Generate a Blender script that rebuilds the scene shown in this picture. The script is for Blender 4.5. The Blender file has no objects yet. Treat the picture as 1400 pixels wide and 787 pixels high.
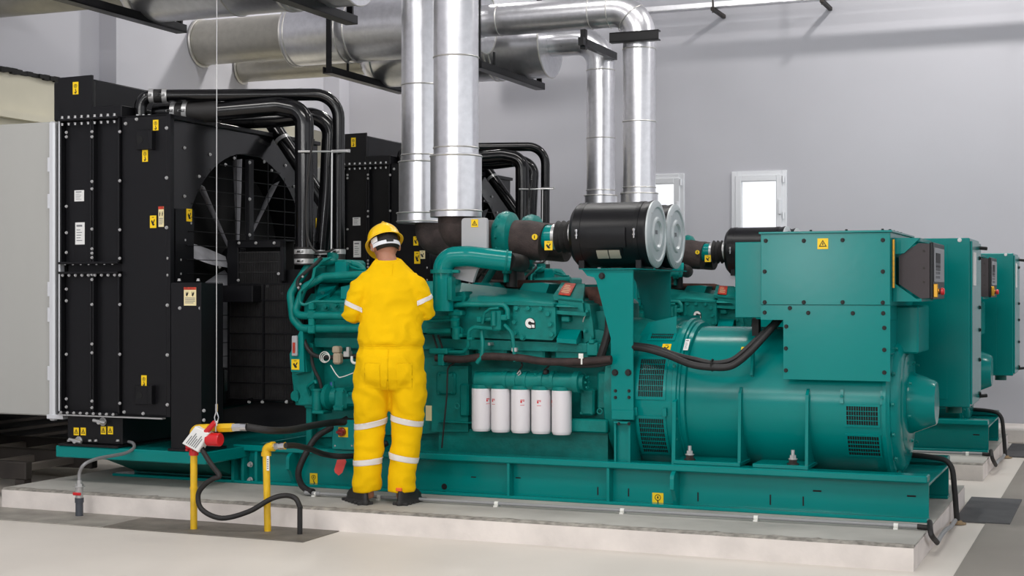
import bpy, bmesh, math, random
from math import sin, cos, pi, radians
from mathutils import Vector, Matrix, noise
random.seed(7)
SC = bpy.context.scene
COL = SC.collection
V = Vector
# ---------------------------------------------------------------- camera model
F = 2020.0; VC = 400.0; H = 1.42
TH = math.atan(840.0 / F); S_, C_ = sin(TH), cos(TH)
def P(u, v, Y):
    t = (u - 700.0) / F; d = Y / (C_ + S_ * t)
    return V((d * (-S_ + C_ * t), Y, H - d * (v - VC) / F))
def PX(u, v, X):
    t = (u - 700.0) / F; d = X / (-S_ + C_ * t)
    return V((X, d * (C_ + S_ * t), H - d * (v - VC) / F))
def PZ(u, v, Z):
    t = (u - 700.0) / F; d = (H - Z) * F / (v - VC)
    return V((d * (-S_ + C_ * t), d * (C_ + S_ * t), Z))
cd = bpy.data.cameras.new('camera'); cam = bpy.data.objects.new('camera', cd); COL.objects.link(cam)
cam.location = (0, 0, H); cam.rotation_euler = (pi / 2, 0, TH)
cd.sensor_width = 36; cd.lens = 36 * F / 1400; cd.shift_y = 6.5 / 1400; cd.clip_start = .05
SC.camera = cam
# ---------------------------------------------------------------- materials
def lin(c):
    r = []
    for x in c:
        x /= 255.0
        r.append(x / 12.92 if x <= .04045 else ((x + .055) / 1.055) ** 2.4)
    return (r[0], r[1], r[2], 1)
def mat(name, rgb, rough=.5, metal=0., coat=0., var=0., vscale=6., bump=0., bscale=60., rgb2=None, stretch=(1, 1, 1), spec=.5, detail=4., rvar=0.):
    m = bpy.data.materials.new(name); m.use_nodes = True
    nt = m.node_tree; b = nt.nodes['Principled BSDF']
    b.inputs['Base Color'].default_value = lin(rgb)
    b.inputs['Roughness'].default_value = rough; b.inputs['Metallic'].default_value = metal
    b.inputs['Coat Weight'].default_value = coat; b.inputs['Coat Roughness'].default_value = .15
    b.inputs['Specular IOR Level'].default_value = spec
    if var or bump or rvar:
        tc = nt.nodes.new('ShaderNodeTexCoord'); mp = nt.nodes.new('ShaderNodeMapping')
        mp.inputs['Scale'].default_value = stretch
        nt.links.new(tc.outputs['Object'], mp.inputs['Vector'])
    if var or rvar:
        n = nt.nodes.new('ShaderNodeTexNoise'); n.inputs['Scale'].default_value = vscale; n.inputs['Detail'].default_value = detail
        nt.links.new(mp.outputs[0], n.inputs['Vector'])
    if var:
        r = nt.nodes.new('ShaderNodeValToRGB'); r.color_ramp.elements[0].position = .32; r.color_ramp.elements[1].position = .68
        c2 = rgb2 if rgb2 else tuple(max(0, x * (1 - var)) for x in rgb)
        r.color_ramp.elements[0].color = lin(c2); r.color_ramp.elements[1].color = lin(rgb)
        nt.links.new(n.outputs['Fac'], r.inputs[0]); nt.links.new(r.outputs[0], b.inputs['Base Color'])
    if rvar:
        mr = nt.nodes.new('ShaderNodeMapRange'); mr.inputs[3].default_value = rough - rvar; mr.inputs[4].default_value = rough + rvar
        nt.links.new(n.outputs['Fac'], mr.inputs[0]); nt.links.new(mr.outputs[0], b.inputs['Roughness'])
    if bump:
        n2 = nt.nodes.new('ShaderNodeTexNoise'); n2.inputs['Scale'].default_value = bscale; n2.inputs['Detail'].default_value = 5
        nt.links.new(mp.outputs[0], n2.inputs['Vector'])
        bp = nt.nodes.new('ShaderNodeBump'); bp.inputs['Strength'].default_value = bump; bp.inputs['Distance'].default_value = .01
        nt.links.new(n2.outputs['Fac'], bp.inputs['Height']); nt.links.new(bp.outputs[0], b.inputs['Normal'])
    return m
TEAL = mat('teal_paint', (0, 131, 127), .2, coat=.0, var=.05, vscale=1.5, bump=.02, bscale=25, spec=.26)
TEALC = mat('teal_cast_paint', (2, 126, 119), .40, coat=.0, var=.12, vscale=14, bump=.16, bscale=50, spec=.26)
TEALM = mat('teal_satin_paint', (2, 130, 123), .55, var=.06, vscale=3, bump=.04, bscale=40, spec=.3)
TEALD = mat('teal_paint_dark', (4, 112, 102), .5, var=.15, vscale=6, bump=.05)  # darker, rougher, mottled teal
BLACK = mat('black_powder_coat', (17, 17, 20), .36, spec=.3, rvar=.06, vscale=3, bump=.02, bscale=80)
BLACKG = mat('black_gloss_paint', (9, 9, 11), .17, spec=.45)
BLACKP = mat('black_gloss_panel', (20, 20, 22), .16, spec=.4)
RUB = mat('black_rubber', (34, 32, 32), .62, var=.3, vscale=12, bump=.1, bscale=70)
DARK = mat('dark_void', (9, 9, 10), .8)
FIN = mat('fin_grey', (40, 39, 40), .5, var=.3, vscale=20)
BLADE = mat('fan_blade_grey', (190, 190, 196), .5, var=.2, vscale=7)
GALV = mat('galvanised_sheet', (226, 226, 230), .29, metal=.85, var=.05, vscale=22, rvar=.03)
GALVT = mat('galvanised_tail_pipe', (176, 173, 163), .4, metal=.75, var=.06, vscale=14)
GALVD = mat('galvanised_dull', (212, 210, 206), .42, metal=.75, var=.05, vscale=20)
ZINC = mat('zinc_bolt', (190, 190, 190), .35, metal=.55)
STEEL = mat('bright_steel', (220, 220, 222), .22, metal=1.)
ALU = mat('white_aluminium', (226, 228, 232), .35, metal=.35)
HEATW = mat('brown_heat_wrap', (70, 58, 56), .8, var=.3, vscale=14, bump=.35, bscale=90)
RUST = mat('rusty_manifold', (96, 62, 52), .8, var=.35, vscale=20, bump=.3)
DUCTC = mat('grey_duct_sheet', (178, 178, 174), .55, var=.05, vscale=1.2, stretch=(1, 1, .2))
BEIGE = mat('beige_panel', (214, 209, 190), .7, var=.06, vscale=2)
GREYP = mat('light_grey_cabinet_paint', (176, 177, 181), .45, var=.04, vscale=2)
YEL = mat('yellow_label', (246, 205, 12), .45)
YELP = mat('yellow_pipe_paint', (238, 190, 20), .38, coat=.2, var=.12, vscale=9)
RED = mat('red_paint', (205, 26, 34), .4, coat=.2)
REDL = mat('red_label', (214, 66, 44), .5, var=.3, vscale=30)
PINK = mat('red_tag', (233, 84, 78), .5)
WHITE = mat('white_label', (232, 232, 230), .5)
GREYT = mat('grey_print', (120, 122, 126), .6)
INK = mat('black_print', (16, 16, 16), .6)
CREAM = mat('cream_label', (232, 218, 170), .55)
FILT = mat('white_filter_enamel', (228, 224, 228), .28, coat=.4)
BRASS = mat('brass', (200, 150, 60), .3, metal=.9)
HOSEG = mat('grey_braided_hose', (150, 150, 152), .45, metal=.3)
CONDG = mat('grey_conduit', (146, 147, 148), .5)
PVC = mat('dark_grey_pvc', (70, 74, 82), .5)
WIREW = mat('white_wire', (232, 232, 226), .5)
WALL = mat('wall_paint', (190, 190, 197), .85, var=.025, vscale=.8, bump=.02, bscale=30)
WALLB = mat('wall_paint_lower', (214, 206, 200), .8, var=.04, vscale=2)
CONC = mat('concrete_top', (192, 189, 182), .8, var=.14, vscale=2.2, bump=.12, bscale=40, detail=8)
CONCP = mat('painted_concrete_side', (234, 226, 220), .8, var=.08, vscale=5, bump=.2, bscale=26, detail=8)
CONCB = mat('worn_concrete_edge', (168, 163, 154), .9, var=.3, vscale=22, bump=.6, bscale=60)
FLOORM = mat('pale_screed_floor', (224, 217, 208), .55, var=.06, vscale=.7, rvar=.08, bump=.03, bscale=20, detail=7)
WALKM = mat('grey_walkway_screed', (142, 136, 128), .6, var=.08, vscale=1.2, bump=.05, detail=7)
PLATE = mat('trench_cover_steel', (166, 161, 152), .6, metal=.1, var=.2, vscale=5, bump=.25, bscale=70)
PLATED = mat('dark_rubber_mat', (84, 84, 86), .7, var=.15, vscale=6, bump=.2, bscale=60)
STRUCT = mat('dark_brown_steel', (62, 56, 52), .6, metal=.3, var=.3, vscale=4)
# ---------------------------------------------------------------- mesh builder
def fillet(pts, R, n=6):
    pts = [V(p) for p in pts]; out = [pts[0]]
    for i in range(1, len(pts) - 1):
        a, b, c = pts[i - 1], pts[i], pts[i + 1]
        d1 = (a - b); d2 = (c - b); l1, l2 = d1.length, d2.length
        if l1 < 1e-6 or l2 < 1e-6: continue
        d1 /= l1; d2 /= l2; ang = d1.angle(d2)
        if ang > pi - .05: out.append(b); continue
        k = min(R / math.tan(ang / 2), l1 * .49, l2 * .49); r = k * math.tan(ang / 2)
        bis = (d1 + d2).normalized(); cen = b + bis * (r / sin(ang / 2))
        s = b + d1 * k - cen; e = b + d2 * k - cen
        w = s.angle(e)
        for j in range(n + 1):
            f = j / n
            out.append(cen + (s * sin((1 - f) * w) + e * sin(f * w)) / sin(w))
    out.append(pts[-1]); return out
def smooth(pts, n=6):
    pts = [V(p) for p in pts]; q = [pts[0] * 2 - pts[1]] + pts + [pts[-1] * 2 - pts[-2]]; out = []
    for i in range(1, len(q) - 2):
        for j in range(n):
            t = j / n
            a, b, c, d = q[i - 1], q[i], q[i + 1], q[i + 2]
            out.append(.5 * ((2 * b) + (c - a) * t + (2 * a - 5 * b + 4 * c - d) * t * t + (3 * b - a - 3 * c + d) * t ** 3))
    out.append(pts[-1]); return out
class MB:
    def __init__(s, m=None): s.v = []; s.f = []; s.fm = []; s.mats = []; s.cur = 0; s.M = None; s.use(m or TEAL)
    def use(s, m):
        if m not in s.mats: s.mats.append(m)
        s.cur = s.mats.index(m); return s
    def add(s, vs, fs):
        n = len(s.v)
        s.v += [(s.M @ V(p)) if s.M else V(p) for p in vs]
        for f in fs: s.f.append([i + n for i in f]); s.fm.append(s.cur)
        return s
    def box(s, x0, x1, y0, y1, z0, z1, b=0.):
        x0, x1 = min(x0, x1), max(x0, x1); y0, y1 = min(y0, y1), max(y0, y1); z0, z1 = min(z0, z1), max(z0, z1)
        c = V(((x0 + x1) / 2, (y0 + y1) / 2, (z0 + z1) / 2)); h = ((x1 - x0) / 2, (y1 - y0) / 2, (z1 - z0) / 2)
        b = min(b, min(h) * .45)
        sg = [(i, j, k) for i in (-1, 1) for j in (-1, 1) for k in (-1, 1)]
        if b <= 0:
            vs = [c + V((a * h[0], d * h[1], e * h[2])) for a, d, e in sg]
            return s.add(vs, [(0, 1, 3, 2), (4, 6, 7, 5), (0, 4, 5, 1), (2, 3, 7, 6), (0, 2, 6, 4), (1, 5, 7, 3)])
        vs = []; ix = {}
        for q in sg:
            for ax in range(3):
                p = [q[i] * (h[i] if i == ax else h[i] - b) for i in range(3)]
                ix[q + (ax,)] = len(vs); vs.append(c + V(p))
        fs = []
        for ax in range(3):
            o = [i for i in range(3) if i != ax]
            for sn in (-1, 1):
                l = []
                for a, d in ((-1, -1), (1, -1), (1, 1), (-1, 1)):
                    q = [0, 0, 0]; q[ax] = sn; q[o[0]] = a; q[o[1]] = d; l.append(ix[tuple(q) + (ax,)])
                fs.append(l)
            for a in (-1, 1):
                for d in (-1, 1):
                    q0 = [0, 0, 0]; q0[o[0]] = a; q0[o[1]] = d; q1 = list(q0); q0[ax] = -1; q1[ax] = 1
                    fs.append([ix[tuple(q0) + (o[0],)], ix[tuple(q1) + (o[0],)], ix[tuple(q1) + (o[1],)], ix[tuple(q0) + (o[1],)]])
        for q in sg: fs.append([ix[q + (0,)], ix[q + (1,)], ix[q + (2,)]])
        return s.add(vs, fs)
    def sweep(s, rings, closed=True, caps=True):
        n = len(rings[0]); vs = [p for r in rings for p in r]; fs = []
        for i in range(len(rings) - 1):
            for j in range(n if closed else n - 1):
                k = (j + 1) % n
                fs.append((i * n + j, i * n + k, (i + 1) * n + k, (i + 1) * n + j))
        if caps and closed: fs.append(tuple(range(n))); fs.append(tuple(range((len(rings) - 1) * n, len(rings) * n)))
        return s.add(vs, fs)
    def tube(s, pts, r, n=12, caps=True, sq=None):
        pts = [V(p) for p in pts]; pts = [p for i, p in enumerate(pts) if i == 0 or (p - pts[i - 1]).length > 1e-5]
        m = len(pts); rr = r if isinstance(r, (list, tuple)) else [r] * m
        if len(rr) != m: rr = [rr[min(len(rr) - 1, int(i * len(rr) / m))] for i in range(m)]
        T = []
        for i in range(m):
            T.append((pts[min(i + 1, m - 1)] - pts[max(i - 1, 0)]).normalized())
        u = T[0].orthogonal().normalized(); rings = []
        if abs(T[0].z) < .9: u = T[0].cross(V((0, 0, 1))).normalized()
        for i in range(m):
            u = (u - T[i] * u.dot(T[i])).normalized(); w = T[i].cross(u)
            rings.append([pts[i] + (u * cos(2 * pi * j / n) + w * sin(2 * pi * j / n) * (sq or 1)) * rr[i] for j in range(n)])
        return s.sweep(rings, True, caps)
    def cyl(s, a, b, r, r2=None, n=24, caps=True): return s.tube([a, b], [r, r if r2 is None else r2], n, caps)
    def lathe(s, prof, o, d, n=40, caps=True):
        o = V(o); d = V(d).normalized(); u = d.cross(V((0, 0, 1))) if abs(d.z) < .9 else V((1, 0, 0)); u.normalize(); w = d.cross(u)
        return s.sweep([[o + d * a + (u * cos(2 * pi * j / n) + w * sin(2 * pi * j / n)) * max(r, 1e-4) for j in range(n)] for a, r in prof], True, caps)
    def hull2(s, A, B):
        n = len(A); return s.add(list(A) + list(B), [tuple(range(n)), tuple(range(n, 2 * n))] + [(i, (i + 1) % n, n + (i + 1) % n, n + i) for i in range(n)])
    def prism(s, poly, ax, a0, a1):
        def mk(p, a): q = list(p); q.insert(ax, a); return V(q)
        return s.hull2([mk(p, a0) for p in poly], [mk(p, a1) for p in poly])
    def fp(s, px, Y0, Y1):      # outline on the plane Y0, extruded straight back to Y1
        A = [P(u, v, Y0) for u, v in px]; return s.hull2(A, [V((p.x, Y1, p.z)) for p in A])
    def pbox(s, u0, v0, u1, v1, Y0, Y1, b=.0):
        a = P(u0, v0, Y0); c = P(u1, v1, Y0); return s.box(a.x, c.x, Y0, Y1, c.z, a.z, b)
    def sph(s, c, r, n=16, sc=(1, 1, 1)):
        c = V(c); rings = []
        for i in range(n // 2 + 1):
            a = pi * i / (n // 2); rings.append([c + V((sin(a) * cos(2 * pi * j / n) * sc[0], sin(a) * sin(2 * pi * j / n) * sc[1], cos(a) * sc[2])) * max(r, 1e-4) if 0 < i < n // 2 else c + V((1e-4 * cos(2 * pi * j / n), 1e-4 * sin(2 * pi * j / n), cos(a) * sc[2] * r)) for j in range(n)])
        return s.sweep(rings)
    def hexb(s, p, d, r=.012, h=.01):
        p = V(p); d = V(d).normalized(); s.cyl(p, p + d * h * .25, r * 1.35, n=10); return s.cyl(p, p + d * h, r, n=6)
    def torus(s, c, d, R, r, n=32, m=10):
        c = V(c); d = V(d).normalized(); u = d.orthogonal().normalized(); w = d.cross(u); vs = []; fs = []
        for i in range(n):
            a = 2 * pi * i / n; e = u * cos(a) + w * sin(a)
            for j in range(m):
                b = 2 * pi * j / m; vs.append(c + e * (R + r * cos(b)) + d * r * sin(b))
        for i in range(n):
            for j in range(m):
                fs.append((i * m + j, ((i + 1) % n) * m + j, ((i + 1) % n) * m + (j + 1) % m, i * m + (j + 1) % m))
        return s.add(vs, fs)
    def mesh(s, name, L=V((0, 0, 0)), ang=35, recalc=True):
        me = bpy.data.meshes.new(name); me.from_pydata([p - L for p in s.v], [], s.f)
        for m in s.mats: me.materials.append(m)
        me.polygons.foreach_set('material_index', s.fm)
        if recalc:
            bm = bmesh.new(); bm.from_mesh(me); bmesh.ops.recalc_face_normals(bm, faces=bm.faces); bm.to_mesh(me); bm.free()
        me.polygons.foreach_set('use_smooth', [True] * len(me.polygons)); me.set_sharp_from_angle(angle=radians(ang)); me.update()
        return me
    def build(s, name, parent=None, label=None, ang=35, recalc=True):
        L = V(parent['_L']) if parent and '_L' in parent else V((0, 0, 0))
        o = bpy.data.objects.new(name, s.mesh(name, L, ang, recalc)); COL.objects.link(o)
        if parent: o.parent = parent; o['_L'] = list(L)
        if label: o['label'] = label
        return o
def thing(name, label, cat, loc=(0, 0, 0), group=None):
    o = bpy.data.objects.new(name, None); COL.objects.link(o); o.location = loc; o['_L'] = list(loc)
    o.empty_display_size = .1; o['label'] = label; o['category'] = cat
    if group: o['group'] = group
    return o
def tag(o, label, cat, group=None):
    o['label'] = label; o['category'] = cat
    if group: o['group'] = group
    return o
def solo(mb, name, label, cat, group=None, base=None):   # a thing that is one mesh, origin at its base
    vs = mb.v; L = V(base) if base else V(((min(p.x for p in vs) + max(p.x for p in vs)) / 2, (min(p.y for p in vs) + max(p.y for p in vs)) / 2, min(p.z for p in vs)))
    o = bpy.data.objects.new(name, mb.mesh(name, L)); COL.objects.link(o); o.location = L; o['_L'] = list(L)
    return tag(o, label, cat, group)
def struct(mb, name):
    o = mb.build(name); o['kind'] = 'structure'; return o
def copy_tree(o, parent=None, off=(0, 0, 0), label=None, group=None, skip=()):
    c = o.copy(); COL.objects.link(c); c.parent = parent
    if parent is None: c.location = V(o.location) + V(off)
    if label: c['label'] = label
    if group: c['group'] = group
    for ch in list(o.children):
        if ch.name.split('.')[0] in skip: continue
        copy_tree(ch, c)
    return c
_bm = {}
def bolts(pts, d, parent, r=.011, h=.012, m=None, name='bolt'):
    if m is None: r *= .72; h *= .8
    elif m is INK: r *= .72; h *= .75
    m = m or ZINC; d = V(d).normalized(); k = (tuple(round(x, 2) for x in d), r, h, m.name)
    if k not in _bm: _bm[k] = MB(m).hexb((0, 0, 0), d, r, h).mesh('bolt')
    L = V(parent['_L'])
    for p in pts:
        o = bpy.data.objects.new(name, _bm[k]); COL.objects.link(o); o.parent = parent; o.location = V(p) - L
def lerp(a, b, n): a = V(a); b = V(b); return [a + (b - a) * (i / (n - 1)) for i in range(n)]
# ---------------------------------------------------------------- labels on surfaces
class Fr:
    def __init__(s, o, r, u): s.o = V(o); s.r = V(r).normalized(); s.u = V(u).normalized(); s.n = s.r.cross(s.u)
    def p(s, a, b, h=0): return s.o + s.r * a + s.u * b + s.n * h
    def poly(s, mb, pts, h0, h1): mb.hull2([s.p(a, b, h0) for a, b in pts], [s.p(a, b, h1) for a, b in pts])
    def rect(s, mb, a0, b0, a1, b1, h0, h1): s.poly(mb, [(a0, b0), (a1, b0), (a1, b1), (a0, b1)], h0, h1)
def sticker(o, r, u, w, h, kind, parent, name=None, label=None):
    f = Fr(o, r, u); t = .002; q = .0032; W, Hh = w / 2, h / 2
    mb = MB({'white': WHITE, 'warn': CREAM, 'cream': CREAM}.get(kind, YEL)); f.rect(mb, -W, -Hh, W, Hh, 0, t)
    if kind == 'white':
        mb.use(GREYT)
        f.rect(mb, -W * .7, Hh * .62, W * .5, Hh * .78, t, q)
        for i in range(5):
            y = Hh * (.3 - .24 * i); f.rect(mb, -W * .7, y, W * (.1 + .5 * ((i * 37) % 10) / 10), y + Hh * .06, t, q)
    elif kind in ('tri', 'bolt'):
        mb.use(INK); e = W * .75
        P3 = [(-e, -Hh * .55), (e, -Hh * .55), (0, Hh * .7)]; I3 = [(a * .68, b * .68 - Hh * .02) for a, b in P3]
        for i in range(3):
            j = (i + 1) % 3; f.poly(mb, [P3[i], P3[j], I3[j], I3[i]], t, q)
        f.poly(mb, [(-e * .12, -Hh * .25), (e * .1, -Hh * .25), (e * .16, Hh * .02), (0, Hh * .28), (-e * .14, 0)], t, q)
    elif kind == 'hook':
        mb.use(INK); pts = [(cos(a) * W * .55, Hh * .35 + sin(a) * W * .55) for a in [2 * pi * i / 14 for i in range(14)]]
        for i in range(14):
            a, b = pts[i], pts[(i + 1) % 14]; f.poly(mb, [a, b, (b[0] * .8, Hh * .35 + (b[1] - Hh * .35) * .8), (a[0] * .8, Hh * .35 + (a[1] - Hh * .35) * .8)], t, q)
        f.poly(mb, [(-W * .12, Hh * .2), (W * .12, Hh * .2), (W * .12, Hh * .45), (0, Hh * .6), (-W * .12, Hh * .45)], t, q)
        f.poly(mb, [(-W * .1, -Hh * .1), (W * .1, -Hh * .1), (W * .14, -Hh * .35), (W * .4, -Hh * .5), (W * .3, -Hh * .8), (-W * .15, -Hh * .88), (-W * .42, -Hh * .6), (-W * .2, -Hh * .58), (0, -Hh * .68), (W * .1, -Hh * .52), (-W * .08, -Hh * .36)], t, q)
    elif kind in ('hand', 'cream'):
        mb.use(INK)
        f.poly(mb, [(-W * .6, Hh * .1), (-W * .3, Hh * .3), (0, -Hh * .1), (W * .4, Hh * .45), (W * .6, Hh * .3), (W * .15, -Hh * .3), (W * .45, -Hh * .35), (W * .4, -Hh * .6), (-W * .1, -Hh * .62), (-W * .4, -Hh * .25)], t, q)
        f.rect(mb, -W * .35, Hh * .66, W * .35, Hh * .76, t, q)
    elif kind == 'warn':
        mb.use(REDL); f.rect(mb, -W, Hh * .72, W, Hh, t, q); mb.use(INK)
        for s in (-1, 1):
            c = s * W * .48; f.poly(mb, [(c - W * .18, Hh * .1), (c, 0), (c + W * .2, Hh * .3), (c + W * .16, Hh * .55), (c, Hh * .3), (c - W * .16, Hh * .55)], t, q)
        mb.use(GREYT)
        for i in range(4): f.rect(mb, -W * .8, -Hh * (.2 + .18 * i), W * (.8 - .25 * (i == 3)), -Hh * (.13 + .18 * i), t, q)
    return mb.build(name or ('data_label' if kind == 'white' else 'warning_label'), parent, label)
XR = (1, 0, 0); ZU = (0, 0, 1); YR = (0, 1, 0)
def front(u, v, Y, w, h, kind, parent, **k): return sticker(P(u, v, Y), XR, ZU, w, h, kind, parent, **k)   # on a face towards -Y
def side(u, v, X, w, h, kind, parent, **k): return sticker(PX(u, v, X), YR, ZU, w, h, kind, parent, **k)    # on a face towards +X
# ================================================================ the hall
XL, YB = -8.7, 15.4
DY = V((0, 3.92, 0))                                   # spacing of the two generator sets
struct(MB(FLOORM).box(-14, 8, -3, 16.5, -.3, 0), 'floor')
struct(MB(WALKM).box(-.80, 4.5, -3, YB - .7, -.02, .004), 'trim_1')
# back wall with two window openings
wz0, wz1 = 1.62, P(1038, 235, YB).z
wx = [(P(893, 237, YB).x - .32, P(935, 237, YB).x), (P(1002, 235, YB).x, P(1075, 235, YB).x)]
mb = MB(WALL); xs = [XL - .3, wx[0][0], wx[0][1], wx[1][0], wx[1][1], 9]
for i in range(5):
    if i in (1, 3): mb.box(xs[i], xs[i + 1], YB, YB + .3, -.3, wz0); mb.box(xs[i], xs[i + 1], YB, YB + .3, wz1, 6.2)
    else: mb.box(xs[i], xs[i + 1], YB, YB + .3, -.3, 6.2)
struct(mb, 'wall_back')
struct(MB(WALL).box(XL - .3, XL, -3, YB, -.3, 6.2), 'wall_left')
pw = .19
struct(MB(WALL).box(XL, XL + pw, 11.06, 11.46, 0, 6.2), 'trim_2')
struct(MB(WALL).box(XL, XL + pw + .02, YB - .24, YB, 0, 6.2), 'trim_3')
struct(MB(CONCP).box(XL + .3, 6, YB - .7, YB, 0, .13, .01), 'baseboard_back')
# windows
GLASS = bpy.data.materials.new('window_glass'); GLASS.use_nodes = True
nt = GLASS.node_tree; nt.nodes.clear(); out = nt.nodes.new('ShaderNodeOutputMaterial'); tr = nt.nodes.new('ShaderNodeBsdfTransparent'); gl = nt.nodes.new('ShaderNodeBsdfGlossy'); mx = nt.nodes.new('ShaderNodeMixShader'); fr = nt.nodes.new('ShaderNodeFresnel')
gl.inputs['Roughness'].default_value = .03; nt.links.new(fr.outputs[0], mx.inputs[0]); nt.links.new(tr.outputs[0], mx.inputs[1]); nt.links.new(gl.outputs[0], mx.inputs[2]); nt.links.new(mx.outputs[0], out.inputs[0])
for i, (a, b) in enumerate(wx):
    w = thing('window_%d' % (i + 1), ['white framed small window on the back wall partly behind the silver pipes', 'white framed small window on the back wall above the green control boxes'][i], 'window', ((a + b) / 2, YB, wz0)); w['kind'] = 'structure'
    del w['category']
    def ring(y0, y1, o, t):
        m = MB(ALU)
        m.box(a + o, a + o + t, y0, y1, wz0 + o, wz1 - o, .006); m.box(b - o - t, b - o, y0, y1, wz0 + o, wz1 - o, .006)
        m.box(a + o + t, b - o - t, y0, y1, wz1 - o - t, wz1 - o, .006); m.box(a + o + t, b - o - t, y0, y1, wz0 + o, wz0 + o + t, .006); return m
    ring(YB - .025, YB + .06, -.01, .055).build('window_frame', w)
    sash = ring(YB - .045, YB + .03, .035, .065).build('sash', w)
    MB(GLASS).box(a + .1, b - .1, YB + .0, YB + .006, wz0 + .1, wz1 - .1).build('pane', w)
    MB(ALU).box(b - .075, b - .045, YB - .07, YB - .045, wz0 + .62, wz0 + .78, .006).build('handle', w)
    hg = MB(ALU)
    for z in (wz1 - .12, wz1 - .5): hg.cyl((b - .02, YB - .05, z), (b - .02, YB - .05, z + .07), .012, n=10)
    hg.build('hinge', w)
# left wall plenum opening: beige panelled air inlet behind the first radiator
y0, zt = 8.2, PX(40, 99, XL + .06).z
m = MB(BEIGE).box(XL, XL + .05, y0, 10.9, .5, zt - .03)
pl = thing('wall_air_inlet', 'beige air inlet panel on the left wall above the grey duct', 'panel', (XL, 9.5, .5))
m.build('panel', pl)
m = MB(BEIGE); m.box(XL + .05, XL + .12, y0, 10.9, zt - .42, zt - .36); m.box(XL + .05, XL + .10, y0, 10.9, zt - .85, zt - .82); m.build('rail', pl)
m = MB(DARK)
for i in range(40):
    yy = y0 + i * .0675; m.box(XL + .0, XL + .07 + random.random() * .02, yy, yy + .0675, zt - .03 - random.random() * .012, zt - .005 + random.random() * .014)
m.build('seal', pl)
m = MB(DARK); m.box(XL, XL + .01, y0 - .6, 10.9, 0, .56); m.use(STRUCT)  # dark sheet and slats added to darken the wall under the duct
for i in range(7): m.box(XL, XL + .05, y0 - .6, 10.9, .03 + i * .075, .055 + i * .075)
m.build('dark_slats', pl, 'dark slatted sheet added low on the wall')
# second inlet, behind the second radiator
m = MB(BEIGE).box(XL + .002, XL + 1.1, 12.35, 15.1, P(40, 168, 8.15).z + .004, PX(433, 178, XL + 1.1).z, .01)
solo(m, 'air_inlet_housing', 'beige air inlet housing seen between the two black radiators', 'panel')
# plinths
def plinth(label):
    x0, x1, y0, y1 = -6.87, -1.0, 7.73, 10.3
    t = thing('concrete_plinth', label, 'plinth', (-3.9, 9, 0), 'concrete plinths')
    m = MB(CONCP); N = 200
    def prof(x0, x1):
        pass
    m.box(x0, x1, y0, y1, -.02, .118)
    m.build('base', t)
    # worn top with a ragged arris
    random.seed(3); ys = []; vs = []; fs = []
    for i in range(N + 1):
        x = x0 + (x1 - x0) * i / N; k = noise.noise(V((x * 9, 0, 0))) * .5 + noise.noise(V((x * 31, 3, 0))) * .5; k = max(0, k) * .05
        zz = .118 - max(0, noise.noise(V((x * 14, 7, 0)))) * .016
        vs += [V((x, y0 + .006, zz - .012)), V((x, y0 + .004 + k * .3, .122 - k * .1)), V((x, y0 + .018 + k, .13)), V((x, y0 + .06 + k * 1.5, .1305)), V((x, y1, .1305))]
    for i in range(N):
        for j in range(4): fs.append((i * 5 + j, i * 5 + j + 1, i * 5 + j + 6, i * 5 + j + 5))
    mt = MB(CONC); mt.add(vs, fs); mt.box(x0 + .004, x1 - .004, y0 + .07, y1 - .004, .1, .13)
    e = MB(CONCB)
    o = mt.build('top_slab', t, recalc=True)
    o.data.materials.append(CONCB)
    for p in o.data.polygons:
        if p.index < N * 4 and p.index % 4 < 3: p.material_index = 1
    return t
pl1 = plinth('long low concrete plinth under the front generator set, worker standing on it')
pl2 = copy_tree(pl1, None, DY, 'low concrete plinth under the rear generator set')
pl2.scale.x = 1
# trench covers
def cover(name, x0, x1, y0, y1, m, label, cat, group=None, h=.006):
    b = MB(m).box(x0, x1, y0, y1, 0, h, .003)
    return solo(b, name, label, cat, group)
xs = [-8.4, -7.35, -5.72, -4.32]
ls = ['textured grey trench cover plate at the far left end of the plinth', 'textured grey trench cover plate around the grey drain pipe', 'darker trench cover plate around the two yellow pipes']
for i in range(3):
    cover('trench_cover', xs[i] + .004, xs[i + 1] - .004, 7.30, 7.72, PLATE if i < 2 else mat('trench_cover_dark', (124, 118, 109), .6, metal=.1, var=.2, vscale=5, bump=.25), ls[i], 'floor cover', 'trench cover plates')
a = PZ(1318, 714, 0); b = PZ(1384, 685, 0)
cover('rubber_mat', -.99, b.x + .06, a.y, b.y + .05, PLATED, 'dark floor plate by the right end of the front plinth', 'floor cover', 'dark floor plates', h=.012)
cover('rubber_mat', -.99, b.x + .06, a.y + 3.92, b.y + 3.97, PLATED, 'dark floor plate by the right end of the rear plinth', 'floor cover', 'dark floor plates', h=.012)
# steel frames in the dark trench under the duct
t = thing('steel_floor_frame', 'dark steel ladder-like frame on the floor under the grey duct', 'frame', (-7.5, 8.8, 0))
for yy in (8.05, 8.75, 9.5): MB(STRUCT).box(-9.0 + .32, -6.95, yy, yy + .07, .14, .26, .006).build('rail', t)
m = MB(mat('grey_steel_bar', (150, 142, 134), .5, metal=.4))
BAR = m.mats[0]
for i in range(5): MB(BAR).box(-8.6 + i * .36, -8.55 + i * .36, 8.12, 9.5, .17, .22, .005).build('crossbar', t)
for x in (-8.5, -7.0):
    for yy in (8.05, 9.5): MB(STRUCT).box(x - .04, x + .04, yy, yy + .07, 0, .14).build('foot', t)
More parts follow.
